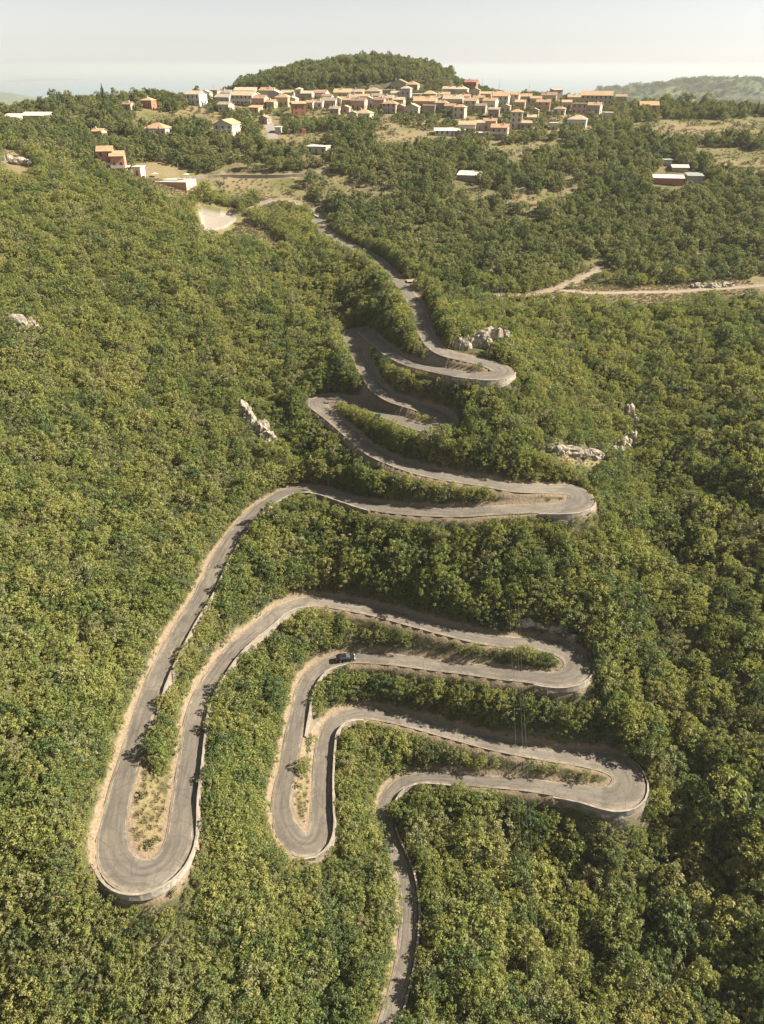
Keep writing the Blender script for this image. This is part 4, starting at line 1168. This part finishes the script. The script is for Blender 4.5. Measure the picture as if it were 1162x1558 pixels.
# ------------------------------------------------------------------ black car
def make_car():
    M_BLACK = plain('black_car_paint', (0.012, 0.012, 0.014), 0.22, 0.1, 1.0, 0.6)
    M_TYRE = plain('tyre_rubber', (0.02, 0.02, 0.02), 0.9, 0.1)
    M_RIM = plain('silver_rim', (0.45, 0.45, 0.46), 0.35, 0.1, 2.0, 0.5, 0.8)
    M_CGL = plain('car_glass', (0.05, 0.06, 0.07), 0.08, 0.1, 1.0, 0.6)
    M_LAMP = plain('lamp_glass', (0.75, 0.75, 0.72), 0.15, 0.05)
    M_TAIL = plain('tail_lamp', (0.35, 0.02, 0.02), 0.2, 0.05)
    i = kidx(524, 1001)
    t = -RT[i]
    pos = RC[i] + np.array([RN[i][0], RN[i][1], 0]) * 0.55
    r = empty('car', (pos[0], pos[1], pos[2] + 0.06), math.atan2(t[1], t[0])); tag(r, 'black hatchback car driving on the bend between the hairpins', 'car')
    prof = [(-2.12, .30), (-2.15, .62), (-2.05, .92), (-1.2, .97), (0.75, .95), (1.55, .82), (2.05, .66), (2.12, .45), (2.08, .30)]
    def ext(pr, hwid, taper=None):
        V = []; n = len(pr)
        for s in (-1, 1):
            for k, (x, z) in enumerate(pr): V.append((x, s * (hwid if taper is None else taper[k]), z))
        f = [(k, (k + 1) % n, n + (k + 1) % n, n + k) for k in range(n)] + [tuple(range(n - 1, -1, -1)), tuple(range(n, 2 * n))]
        return V, [tuple(reversed(q)) for q in f]
    b = MB().add(*ext(prof, .86))
    me_ = b.me('body'); bo = link('body', me_, M_BLACK, r)
    bv = bo.modifiers.new('bevel', 'BEVEL'); bv.width = .07; bv.segments = 2
    cab = [(-1.95, .93), (-1.62, 1.40), (-1.2, 1.47), (0.05, 1.45), (0.95, .93)]
    co = link('cabin', MB().add(*ext(cab, .8, [.80, .64, .62, .62, .78])).me('cabin'), M_BLACK, r)
    co.modifiers.new('bevel', 'BEVEL').width = .04
    link('windscreen', mesh('windscreen', [(.99, -.66, .97), (.99, .66, .97), (.13, .56, 1.435), (.13, -.56, 1.435)], [(0, 1, 2, 3)]), M_CGL, r)
    link('rear_window', mesh('rear_window', [(-1.97, -.64, 1.0), (-1.97, .64, 1.0), (-1.66, .56, 1.38), (-1.66, -.56, 1.38)], [(3, 2, 1, 0)]), M_CGL, r)
    for s in (-1, 1):
        for (xa, xb, xc, xd) in ((-1.55, -.5, -.5, -1.3), (-.42, .72, .1, -.42)):
            link('side_window', mesh('side_window', [(xa, s * .80, 1.0), (xb, s * .80, 1.0), (xc, s * .672, 1.38), (xd, s * .672, 1.38)], [(0, 1, 2, 3) if s < 0 else (3, 2, 1, 0)]), M_CGL, r)
        link('mirror', MB().box(.62, .78, s * .98 - .1, s * .98 + .1, .95, 1.08).me('mirror'), M_BLACK, r)
        link('headlight', MB().box(2.0, 2.13, s * .62 - .17, s * .62 + .17, .58, .72).me('headlight'), M_LAMP, r)
        link('tail_light', MB().box(-2.17, -2.05, s * .68 - .12, s * .68 + .12, .72, .95).me('tail_light'), M_TAIL, r)
        for x in (-1.3, 1.32):
            w_ = link('wheel', MB().tube((x, s * .68, .32), (x, s * .885, .32), .32, .32, 18).me('wheel'), M_TYRE, r)
            link('rim', MB().tube((x, s * .80, .32), (x, s * .895, .32), .2, .2, 12).me('rim'), M_RIM, w_)
    link('number_plate', MB().box(2.09, 2.15, -.26, .26, .42, .53).me('number_plate'), M_WHITE, r)
make_car()

# ------------------------------------------------------------------ power line and masts
def pole(px, py, h, label, arm=True, mat=M_WOOD, r0=0.16, loc=None):
    G = ground(px, py)[0] if loc is None else np.array(loc)
    r = empty('utility_pole', tuple(G)); tag(r, label, 'pole')
    link('post', MB().tube((0, 0, -1), (0, 0, h), r0, r0 * .65, 8).me('post'), mat, r)
    if arm:
        link('crossarm', MB().box(-1.1, 1.1, -.07, .07, h - .55, h - .40).me('crossarm'), mat, r)
        for x in (-1.0, 0.35, 1.0): link('insulator', MB().tube((x, 0, h - .397), (x, 0, h - .15), .06, .05, 6).me('insulator'), M_WHITE, r)
    return Vector(G), h
p1, h1 = pole(758, 484, 10.0, 'wooden power pole in the trees above the topmost hairpin')
p2 = Vector(depth_pos(806, 1740, 112)); p2.z = float(hgt(p2.x, p2.y))
_, h2 = pole(0, 0, 11.0, 'wooden power pole at the valley end of the overhead wires', loc=tuple(p2))
p3, h3 = pole(735, 349, 9.0, 'wooden power pole standing in the groves above the side track')
M_WIRE = plain('dull_wire', (0.10, 0.095, 0.09), 0.6, 0.1)
def wire(a, b, sag, label):
    n = 24; P_ = [a.lerp(b, k / n) - Vector((0, 0, 4 * sag * (k / n) * (1 - k / n))) for k in range(n + 1)]
    mb = MB()
    o_ = a
    for k in range(n): mb.tube(P_[k] - o_, P_[k + 1] - o_, .013, .013, 3)
    o = link('power_cable', mb.me('power_cable'), M_WIRE, None, o_); tag(o, label, 'cable', 'overhead wires')
for x in (-1.0, 0.35, 1.0):
    wire(p1 + Vector((x, 0, h1 - .15)), p2 + Vector((x, 0, h2 - .15)), 4.0, 'thin overhead wire spanning the bends down to the valley')
for x in (-1.0, 0.35, 1.0):
    wire(p3 + Vector((x, 0, h3 - .15)), p1 + Vector((x, 0, h1 - .15)), 1.5, 'thin overhead wire between the two upper power poles')
for (px, py, h, lab) in ((302,242,9,'pale lamp post among the trees below the villa'),(733,140,9,'thin mast left of the skyline shrubs'),(759,146,9,'thin mast behind the skyline shrubs'),
                         (803,158,10,'mast beside the orange roofs right of the skyline shrubs'),(829,192,11,'lamp post in the trees below the peach house'),(665,290,8,'short post beside the pale roofed shed in the groves'),
                         (326,150,8,'aerial mast above the flat roofed tan house'),(918,180,9,'post beside the small white shed right of the grey green house')):
    pole(px, py, h, lab, arm=False, mat=M_CONC, r0=0.11)

# ------------------------------------------------------------------ trees that stand out singly
def cypress(px, py, h, label, r=1.0):
    G = ground(px, py)[0]
    g = np.random.default_rng(int(px)); cl = []
    for k in range(26):
        t = k / 25; a = k * 2.4
        rr = r * math.sin(min(1, t * 1.5 + .15) * math.pi * .62) * (1 - t ** 3) + .1
        cl.append((rr * .35 * math.cos(a), rr * .35 * math.sin(a), .8 + t * (h - 1.2), max(.3, rr * .75)))
    me_ = leaf_mesh('crown', cl, 60, .2, int(px)); me_.materials.append(M_CYP)
    r_ = empty('cypress', tuple(G)); tag(r_, label, 'tree')
    link('crown', me_, None, r_); link('trunk', MB().tube((0, 0, -.6), (0, 0, h * .7), .16, .05).me('trunk'), M_BARK, r_)
    HOUSES_XY.append((G[0], G[1], 1.5))
cypress(229, 230, 12, 'left of two slim dark cypresses below the bungalow')
cypress(246, 230, 11, 'right of two slim dark cypresses below the bungalow')
cypress(298, 200, 9, 'dark cypress left of the cream villa', 1.3)
cypress(158, 153, 9, 'pointed dark conifer on the ridge beyond the hotel', 1.4)
cypress(1150, 176, 8, 'dark cypress at the edge of the dry fields', 1.4)

def lone_tree(px, py, s, sz, k, label, mat=None, name='tree'):
    G = ground(px, py)[0]
    r_ = empty(name, tuple(G), k * 1.3); r_.scale = (s, s, sz); tag(r_, label, 'tree')
    me_ = G_CROWN[k % 5]
    if mat is not None: me_ = me_.copy(); me_.materials.clear(); me_.materials.append(mat)
    link('crown', me_, None, r_); link('trunk', G_TRUNK[k % 5], None, r_)
    HOUSES_XY.append((G[0], G[1], 2.5 * s))
lone_tree(84, 156, 1.35, 1.6, 0, 'big dark tree standing proud on the ridge beyond the hotel')
lone_tree(106, 157, 1.1, 1.25, 1, 'smaller round tree next to the big dark tree on the ridge beyond the hotel')
lone_tree(372, 192, 1.5, 1.6, 2, 'large dark tree between the cream villa and the village')
lone_tree(378, 212, 1.4, 1.5, 3, 'large tree right of the cream villa by the village road')
lone_tree(300, 146, 1.0, 1.2, 4, 'round tree on the skyline behind the lone white house')
lone_tree(1040, 168, 2.0, 1.7, 2, 'broad dark tree group above the dry fields')
lone_tree(1012, 166, 1.6, 1.6, 1, 'dark tree between the reddish farmhouse and the broad trees')
lone_tree(1075, 166, 1.7, 1.6, 3, 'dark tree right of the broad tree group above the dry fields')
lone_tree(1100, 188, 1.1, 1.1, 0, 'single round tree in the dry field')
M_PINK = leafmat('pink_blossom', [(0.0, (0.25, 0.10, 0.09)), (1.0, (0.50, 0.22, 0.20))], 0.25)
lone_tree(462, 206, 0.55, 0.6, 1, 'pink flowering shrub beside the village road', M_PINK, 'flowering_shrub')

# ------------------------------------------------------------------ planting
def blocked(x, y, lst, extra=0.0):
    r = np.zeros(x.shape, bool)
    for (a, b, c) in lst: r |= (x - a) ** 2 + (y - b) ** 2 < (c + extra) ** 2
    return r

def plant(cell, seed, box):
    x, y = rnd_pts(*box, cell, seed)
    z = hgt(x, y)
    px, py, d = project(np.stack([x, y, z], -1))
    return x, y, z, px, py, d

def open_mask(px, py, tall=0.0, d=None):
    """on open ground, or so tall that it would stand in front of it"""
    r = np.zeros(px.shape, bool)
    for t in ((0.0,) if tall == 0 else (0.0, 0.5, 1.0)):
        q = py - (t * tall * F / d * 0.85 if tall else 0)
        for k, poly in OPEN.items(): r |= in_poly(px, q, poly)
    return r

def gn_scatter(name, P, rot, sc, idx, protos, label, trunk=None):
    """one object: points that carry instances of the given meshes' objects"""
    me = bpy.data.meshes.new(name)
    me.vertices.add(len(P)); me.vertices.foreach_set('co', np.asarray(P, np.float32).ravel())
    for nm, arr, ty in (('rz', rot, 'FLOAT'), ('idx', idx, 'INT')):
        a = me.attributes.new(nm, ty, 'POINT'); a.data.foreach_set('value', np.asarray(arr, np.float32 if ty == 'FLOAT' else np.int32))
    a = me.attributes.new('sc', 'FLOAT_VECTOR', 'POINT'); a.data.foreach_set('vector', np.asarray(sc, np.float32).ravel())
    me.update()
    o = link(name, me)
    tag(o, label, kind='stuff')
    ng = bpy.data.node_groups.new(name, 'GeometryNodeTree')
    ng.interface.new_socket('Geometry', in_out='INPUT', socket_type='NodeSocketGeometry')
    ng.interface.new_socket('Geometry', in_out='OUTPUT', socket_type='NodeSocketGeometry')
    N = ng.nodes; Lk = ng.links
    gi = N.new('NodeGroupInput'); go = N.new('NodeGroupOutput')
    j = N.new('GeometryNodeJoinGeometry')
    def named(nm, ty):
        n = N.new('GeometryNodeInputNamedAttribute'); n.data_type = ty; n.inputs[0].default_value = nm
        return [s for s in n.outputs if s.enabled and s.name == 'Attribute'][0]
    rz = named('rz', 'FLOAT'); ix = named('idx', 'INT'); scv = named('sc', 'FLOAT_VECTOR')
    cmb = N.new('ShaderNodeCombineXYZ'); Lk.new(rz, cmb.inputs[2])
    e2r = N.new('FunctionNodeEulerToRotation'); Lk.new(cmb.outputs[0], e2r.inputs[0])
    def inst(ob, sel=None):
        oi = N.new('GeometryNodeObjectInfo'); oi.transform_space = 'ORIGINAL'; oi.inputs['Object'].default_value = ob
        ip = N.new('GeometryNodeInstanceOnPoints')
        Lk.new(gi.outputs[0], ip.inputs['Points'])
        if sel is not None:
            cmp_ = N.new('FunctionNodeCompare'); cmp_.data_type = 'INT'; cmp_.operation = 'EQUAL'
            ins = [s for s in cmp_.inputs if s.enabled]
            Lk.new(ix, ins[0]); ins[1].default_value = sel
            Lk.new(cmp_.outputs[0], ip.inputs['Selection'])
        Lk.new(oi.outputs['Geometry'], ip.inputs['Instance'])
        Lk.new(e2r.outputs[0], ip.inputs['Rotation'])
        Lk.new(scv, ip.inputs['Scale'])
        Lk.new(ip.outputs[0], j.inputs[0])
    for k, ob in enumerate(protos): inst(ob, k)
    if trunk is not None: inst(trunk)
    Lk.new(j.outputs[0], go.inputs[0])
    md = o.modifiers.new('scatter', 'NODES'); md.node_group = ng
    return o

def tree_objects(name, P, rot, sc, idx, crowns, trunks, zone, cat, group):
    obs = []
    for i in range(len(P)):
        r = empty(name, P[i], rot[i]); r.scale = tuple(sc[i])
        label, grp = zone(P[i]); tag(r, label, cat, grp)
        c = link('crown', crowns[idx[i]], None, r); t = link('trunk', trunks[idx[i]], None, r)
        obs.append((r, c, t))
    return obs

FZ = [  # photo outlines of the stands of forest
 ([(0,0),(470,0),(300,900),(215,1090),(165,1250),(165,1320),(0,1330)], 'sunny slope uphill of the big U-shaped hairpin'),
 ([(0,1330),(165,1300),(300,1340),(440,1290),(440,1700),(-50,1700)], 'dense stand under the tip of the big U-shaped hairpin'),
 ([(215,1090),(300,900),(470,745),(640,790),(900,790),(880,960),(470,905),(340,1000),(290,1100),(260,1180),(205,1180)], 'stand below the long pointed hairpin'),
 ([(290,1340),(270,1180),(310,1060),(480,925),(880,1000),(520,1000),(450,1080),(425,1200),(440,1290)], 'strip between the U-shaped and the middle hairpin'),
 ([(440,1180),(470,1030),(530,1005),(880,1040),(960,1160),(560,1080),(490,1120)], 'strip below the road with the black car'),
 ([(440,1290),(500,1290),(505,1120),(560,1100),(920,1180),(620,1175),(585,1220),(615,1400),(585,1700),(440,1700)], 'stand between the middle hairpin and lowest road'),
 ([(590,1220),(640,1195),(960,1215),(960,1700),(600,1700),(630,1420)], 'dark hollow below the lowest wide hairpin'),
]
def forest_zone(q):
    a, b, _ = project(np.array(q)); a = np.array([a]); b = np.array([b])
    for poly, w_ in FZ:
        if in_poly(a, b, poly)[0]: return 'bushy olive green tree in the ' + w_, 'trees in the ' + w_
    w_ = 'forest on the slope with the pale crags'
    return 'bushy olive green tree in the ' + w_, 'trees in the ' + w_
def grove_zone(q):
    a, b, _ = project(np.array(q))
    if a < 480: w_ = 'gardens between the hotel and the village'
    elif b > 390: w_ = 'grove right above the dusty side track' if a > 640 else 'grove beside the topmost road'
    elif a < 700: w_ = 'grove left of the pale roofed shed'
    elif a < 900: w_ = 'grove right of the pale roofed shed'
    else: w_ = 'grove between the farm track and the brick shed'
    return 'rounded dark green tree in the ' + w_, 'trees in the ' + w_
# ---- the dense forest on the slopes
BX, BY = rnd_pts(-100, 120, 36, 340, 1.5, 91)
x, y, z, px, py, d = plant(2.05, 11, (-190, 230, 20, 440))
vis = (px > -330) & (px < W + 380) & (py < H + 200)
up = in_poly(px, py, UPPER)
rd = hgt(x, y, RDIST); fr = hgt(x, y, RFRONT)
clear = np.where(fr > 0.45, np.where(py < 478, 8.5, np.where((py > 560) & (py < 690) & (px > 590), 3.4, 1.9)), 1.2) + 0.5 * RNG.random(len(x))
low = (px > 535) & (px < 612) & (py > 1235) & (py < 1640)      # canopy closing over the lowest stretch
clear = np.where(low, np.where(py < 1310, 0.3, 0.55), clear)
keep = vis & ~up & ~open_mask(px, py, 3.6, d) & (rd > clear) & ~blocked(x, y, ROCKS)
# strips squeezed between two legs keep small shrubs only
size = 0.62 + 0.72 * RNG.random(len(x)) ** 1.7
size *= 0.85 + 0.35 * vnoise(x / 9, y / 9, 61)
size = np.where(RNG.random(len(x)) < 0.05, size * 1.35, size)
size = np.minimum(size, np.where(low, np.where(py < 1310, 0.75, 0.6) + 0.2 * rd, np.where(fr > 0.45, 0.20 + 0.20 * rd, 0.22 + 0.27 * rd)))   # smaller growth close to the road
_gyy, _gxx = np.gradient(gz, GY, GX); SLOPE = np.hypot(_gxx, _gyy)
# bushy young growth on the banks and in the strips squeezed between two legs
bz = hgt(BX, BY); bpx, bqy, bd = project(np.stack([BX, BY, bz], -1)); brd = hgt(BX, BY, RDIST); bfr = hgt(BX, BY, RFRONT)
bk = (bpx > -60) & (bpx < W + 60) & (bqy < H + 100) & (brd > 0.8) & ((brd < 4.2) | (hgt(BX, BY, SLOPE) > 0.9)) & ~open_mask(bpx, bqy) & ~in_poly(bpx, bqy, UPPER) & ~blocked(BX, BY, ROCKS) & (RNG.random(len(BX)) < np.where(brd < 1.2, 0.55, 0.85))
strip = ((bpx > 200) & (bpx < 345) & (bqy > 870) & (bqy < 1175)) | ((bpx > 438) & (bpx < 490) & (bqy > 1040) & (bqy < 1185))
bs = np.where(strip, 0.75 + 0.25 * np.clip(brd - 0.8, 0, 2), 0) + np.where(strip, 0, 1) * np.where(bfr > 0.4, 0.30 + 0.13 * np.clip(brd - 0.8, 0, 2.5), 0.50 + 0.22 * np.clip(brd - 0.8, 0, 3)) * (0.85 + 0.4 * RNG.random(len(BX)))
x = np.r_[x, BX[bk]]; y = np.r_[y, BY[bk]]; z = np.r_[z, bz[bk]]; px = np.r_[px, bpx[bk]]; py = np.r_[py, bqy[bk]]; d = np.r_[d, bd[bk]]
keep = np.r_[keep, np.ones(bk.sum(), bool)]; size = np.r_[size, bs[bk]]
tallz = ((px > 690) & (py > 1190)) | ((px > 985) & (py > 700)) | ((px > 905) & (py > 790))      # older, taller wood on the shaded side
tall = np.clip(vnoise(x / 12, y / 12, 66) * 1.3, 0.4, 1) * tallz
gk_ = RNG.random(len(x))
keep &= ~(tallz & (gk_ < 0.38) & (size > 0.55))
size = size * (1 + 0.45 * tall * (size > 0.55))
f = np.nonzero(keep)[0]
P = np.stack([x, y, z - 0.25 * np.minimum(1, size)], 1)[f]; S = size[f]
SC3 = np.stack([S * (0.9 + 0.25 * RNG.random(len(f))), S * (0.9 + 0.25 * RNG.random(len(f))), S * (0.72 + 0.4 * RNG.random(len(f)))], 1)
R = RNG.random(len(f)) * 6.283; I = RNG.integers(0, NV, len(f))
inframe = (px[f] > 12) & (px[f] < W - 12) & (py[f] < H - 10)
order = np.argsort(np.where(inframe, d[f] / S, 1e9))
near = np.zeros(len(f), bool); near[order[:300]] = True
obs = tree_objects('forest_tree', P[near], R[near], SC3[near], I[near], F_CROWN, F_TRUNK,
                   forest_zone, 'tree', None)
protoF = [None] * NV
for (r_, c_, t_) in obs:
    k = F_CROWN.index(c_.data)
    if protoF[k] is None: protoF[k] = c_
gn_scatter('forest', P[~near], R[~near], SC3[~near], I[~near], protoF, 'thick green forest covering both slopes beside the road', obs[0][2])
N_FOREST = len(f)

# ---- groves, gardens and hedges above the bends and round the village
x, y, z, px, py, d = plant(4.3, 21, (-330, 330, 250, 830))
up = in_poly(px, py, UPPER); vil = in_poly(px, py, VILLAGE); hill = (hgt(x, y, HILLQ) < 0.97) | (y > 610)
rd = hgt(x, y, RDIST)
dens = vnoise(x / 22, y / 22, 71) * 0.65 + vnoise(x / 8, y / 8, 72) * 0.35
thr = np.where(vil, 0.40, np.where(hill, 0.0, 0.33))
thr = np.where((px > 860) & (py < 290) & ~hill, 0.24, thr)
thr = np.where((py > 300) & (px > 480), 0.26, thr)
thr = np.where((px < 300) & (py > 150), 0.32, thr)
keep = (up | hill) & (px > -150) & (px < W + 150) & ~(open_mask(px, py, 3.5, d) & ~hill) & (dens > thr) & (rd > np.where(hgt(x, y, RFRONT) > .4, 6.5, 2.4)) & ~blocked(x, y, ROCKS) & ~blocked(x, y, HOUSES_XY, 0.6)
keep &= ~(vil & (py < 142) & ~hill)
size = (0.58 + 0.45 * RNG.random(len(x))) * np.where(vil, 0.58, 1.0) * np.where(hill, 1.15, 1.0)
f = np.nonzero(keep)[0]
P = np.stack([x, y, z - 0.2], 1)[f]; S = size[f]
SC3 = np.stack([S * (0.9 + 0.25 * RNG.random(len(f))), S * (0.9 + 0.25 * RNG.random(len(f))), S * (0.85 + 0.45 * RNG.random(len(f)))], 1)
R = RNG.random(len(f)) * 6.283; I = RNG.integers(0, 5, len(f))
inframe = (px[f] > 5) & (px[f] < W - 5) & (y[f] < 560)
order = np.argsort(np.where(inframe, d[f] / S, 1e9))
near = np.zeros(len(f), bool); near[order[:300]] = True
obsG = tree_objects('grove_tree', P[near], R[near], SC3[near], I[near], G_CROWN, G_TRUNK,
                    grove_zone, 'tree', None)
protoG = [None] * 5
for (r_, c_, t_) in obsG:
    k = G_CROWN.index(c_.data)
    if protoG[k] is None: protoG[k] = c_
gn_scatter('woodland', P[~near], R[~near], SC3[~near], I[~near], protoG, 'scattered trees and woods around and behind the village', obsG[0][2])
N_GROVE = len(f)

# ---- woods on the distant hills
g = np.random.default_rng(81)
rv = np.empty(len(right_hill.data.vertices) * 3, np.float32); right_hill.data.vertices.foreach_get('co', rv); rv = rv.reshape(-1, 3)
pick = rv[g.integers(0, len(rv), 5200)]
pick = pick + np.c_[g.normal(size=(len(pick), 2)) * 14, np.zeros(len(pick))]
ok = pick[:, 2] > 40; pick = pick[ok]
pick[:, 2] -= 4
s_ = 1.5 + 1.6 * g.random(len(pick))
gn_scatter('distant_woods', pick, g.random(len(pick)) * 6.28, np.stack([s_, s_, s_ * 0.9], 1), g.integers(0, 5, len(pick)), protoG, 'woods covering the hazy hills beyond the village')

# ---- low scrub on verges, banks and fields
SCRUB = []
for k in range(3):
    cm = leaf_mesh('scrub', [(0.35 * math.cos(a), 0.35 * math.sin(a), 0.22 + 0.12 * (a % 2), 0.34) for a in (0.3, 1.7, 2.9, 4.4, 5.5)], 70, 0.15, 700 + k)
    SCRUB.append(cm)
M_STRAW = leafmat('dry_grass_blades', [(0.0, (0.10, 0.08, 0.046)), (0.5, (0.175, 0.138, 0.082)), (1.0, (0.24, 0.195, 0.125))], 0.25)
def tuft(seed):
    g = np.random.default_rng(seed); V = []; Fc = []; var = []
    for _ in range(46):
        a = g.random() * 6.28; r = 0.42 * math.sqrt(g.random()); b = Vector((r * math.cos(a), r * math.sin(a), 0))
        a2 = g.random() * 6.28; hh = 0.28 + 0.3 * g.random(); w_ = 0.035
        tip = b + Vector((math.cos(a2) * .16, math.sin(a2) * .16, hh)); s = Vector((-math.sin(a2) * w_, math.cos(a2) * w_, 0))
        i = len(V); V += [b - s, b + s, tip]; Fc.append((i, i + 1, i + 2)); var.append(g.random())
    me = mesh('tuft', V, Fc); at = me.attributes.new('leafvar', 'FLOAT', 'FACE'); at.data.foreach_set('value', np.array(var, np.float32))
    return me
x, y = rnd_pts(-110, 140, 36, 345, 0.95, 31)
z = hgt(x, y); px, py, d = project(np.stack([x, y, z], -1)); rd = hgt(x, y, RDIST)
om = open_mask(px, py)
gk = (px > -60) & (px < W + 60) & (py < H + 60) & (rd > 0.55) & ((rd < 3.0) | om) & (RNG.random(len(x)) < np.where(om, 0.95, np.where(rd < 1.2, 0.25, 0.6)))
gk &= ~in_poly(px, py, OPEN['lot'])
x2, y2 = rnd_pts(-330, 330, 330, 520, 2.0, 32)
z2 = hgt(x2, y2); px2, py2, _ = project(np.stack([x2, y2, z2], -1))
gk2 = (vnoise(x2 / 7, y2 / 7, 95) + 0.5 * RNG.random(len(x2)) > 0.72) & open_mask(px2, py2) & ~in_poly(px2, py2, OPEN['lot']) & ~in_poly(px2, py2, OPEN['pool']) & ~blocked(x2, y2, HOUSES_XY, 0.5) & (hgt(x2, y2, RDIST) > 0.6)
Pg = np.vstack([np.stack([x, y, z - 0.03], 1)[gk], np.stack([x2, y2, z2 - 0.03], 1)[gk2]])
sg = np.r_[0.6 + 0.8 * RNG.random(gk.sum()), 0.8 + 1.0 * RNG.random(gk2.sum())]
# the tufts and the scrub are each one object; two of them stand singly as the source shapes
def single(name, me_, mat, loc, label, cat):
    me_.materials.append(mat)
    o = link(name, me_, None, None, loc); tag(o, label, cat); return o
tuft_obs = []
isl = np.array([ground(222, 1255)[0], ground(457, 1225)[0]])
M_SCRUB = leafmat('scrub_leaves', [(0.0, (0.05, 0.06, 0.025)), (0.5, (0.10, 0.105, 0.045)), (1.0, (0.22, 0.18, 0.09))], 0.25)
t1 = single('grass_tussock', tuft(801), M_STRAW, tuple(isl[0] + (0, 0, -0.03)), 'straw coloured grass tussock on the wide verge inside the big U-shaped hairpin', 'grass')
t2 = single('grass_tussock', tuft(802), M_STRAW, tuple(isl[1] + (0, 0, -0.03)), 'straw coloured grass tussock inside the middle hairpin', 'grass')
gn_scatter('dry_grass', Pg, RNG.random(len(Pg)) * 6.28, np.stack([sg, sg, sg], 1), RNG.integers(0, 2, len(Pg)), [t1, t2], 'dry straw coloured grass on verges, fields and hairpin islands')
sloc = [ground(215, 1215)[0], ground(228, 1285)[0], ground(452, 1195)[0]]
slab = ['low green bush on the dry grass inside the big U-shaped hairpin, beside the trees', 'dark low bush on the dry grass at the tip inside the big U-shaped hairpin', 'low bush on the dry grass inside the middle hairpin']
so = [single('bush', SCRUB[k], M_SCRUB, tuple(sloc[k] + (0, 0, -0.05)), slab[k], 'bush') for k in range(3)]
for o in so: o.scale = (1.5, 1.5, 1.3)
x, y = rnd_pts(-110, 140, 36, 345, 1.5, 41)
z = hgt(x, y); px, py, d = project(np.stack([x, y, z], -1)); rd = hgt(x, y, RDIST); fr = hgt(x, y, RFRONT)
om = open_mask(px, py)
sk = (px > -60) & (px < W + 60) & (py < H + 60) & (((rd > 1.3) & (rd < 4.0) & ~om & (RNG.random(len(x)) < 0.55)) | (om & (rd > 1.0) & (RNG.random(len(x)) < 0.03))) & ~in_poly(px, py, OPEN['lot']) & ~blocked(x, y, ROCKS, -0.5)
x2, y2 = rnd_pts(-330, 330, 330, 540, 3.2, 42)
z2 = hgt(x2, y2); px2, py2, _ = project(np.stack([x2, y2, z2], -1))
sk2 = (RNG.random(len(x2)) < np.where(open_mask(px2, py2), 0.08, 0.45)) & in_poly(px2, py2, UPPER) & (hgt(x2, y2, RDIST) > 2.0) & ~in_poly(px2, py2, OPEN['pool']) & ~in_poly(px2, py2, OPEN['lot']) & ~blocked(x2, y2, HOUSES_XY, 0.3)
Ps = np.vstack([np.stack([x, y, z - 0.08], 1)[sk], np.stack([x2, y2, z2 - 0.1], 1)[sk2]])
ss = np.r_[(0.7 + 0.8 * RNG.random(sk.sum())) * np.where(fr[sk] > .4, 0.85, 1.15), 1.3 + 2.0 * RNG.random(sk2.sum())]
gn_scatter('scrub', Ps, RNG.random(len(Ps)) * 6.28, np.stack([ss, ss, ss * 0.95], 1), RNG.integers(0, 3, len(Ps)), so, 'low green scrub along the road banks and garden edges')
print('TREES', N_FOREST, N_GROVE, len(pick), 'grass', len(Pg), 'scrub', len(Ps))
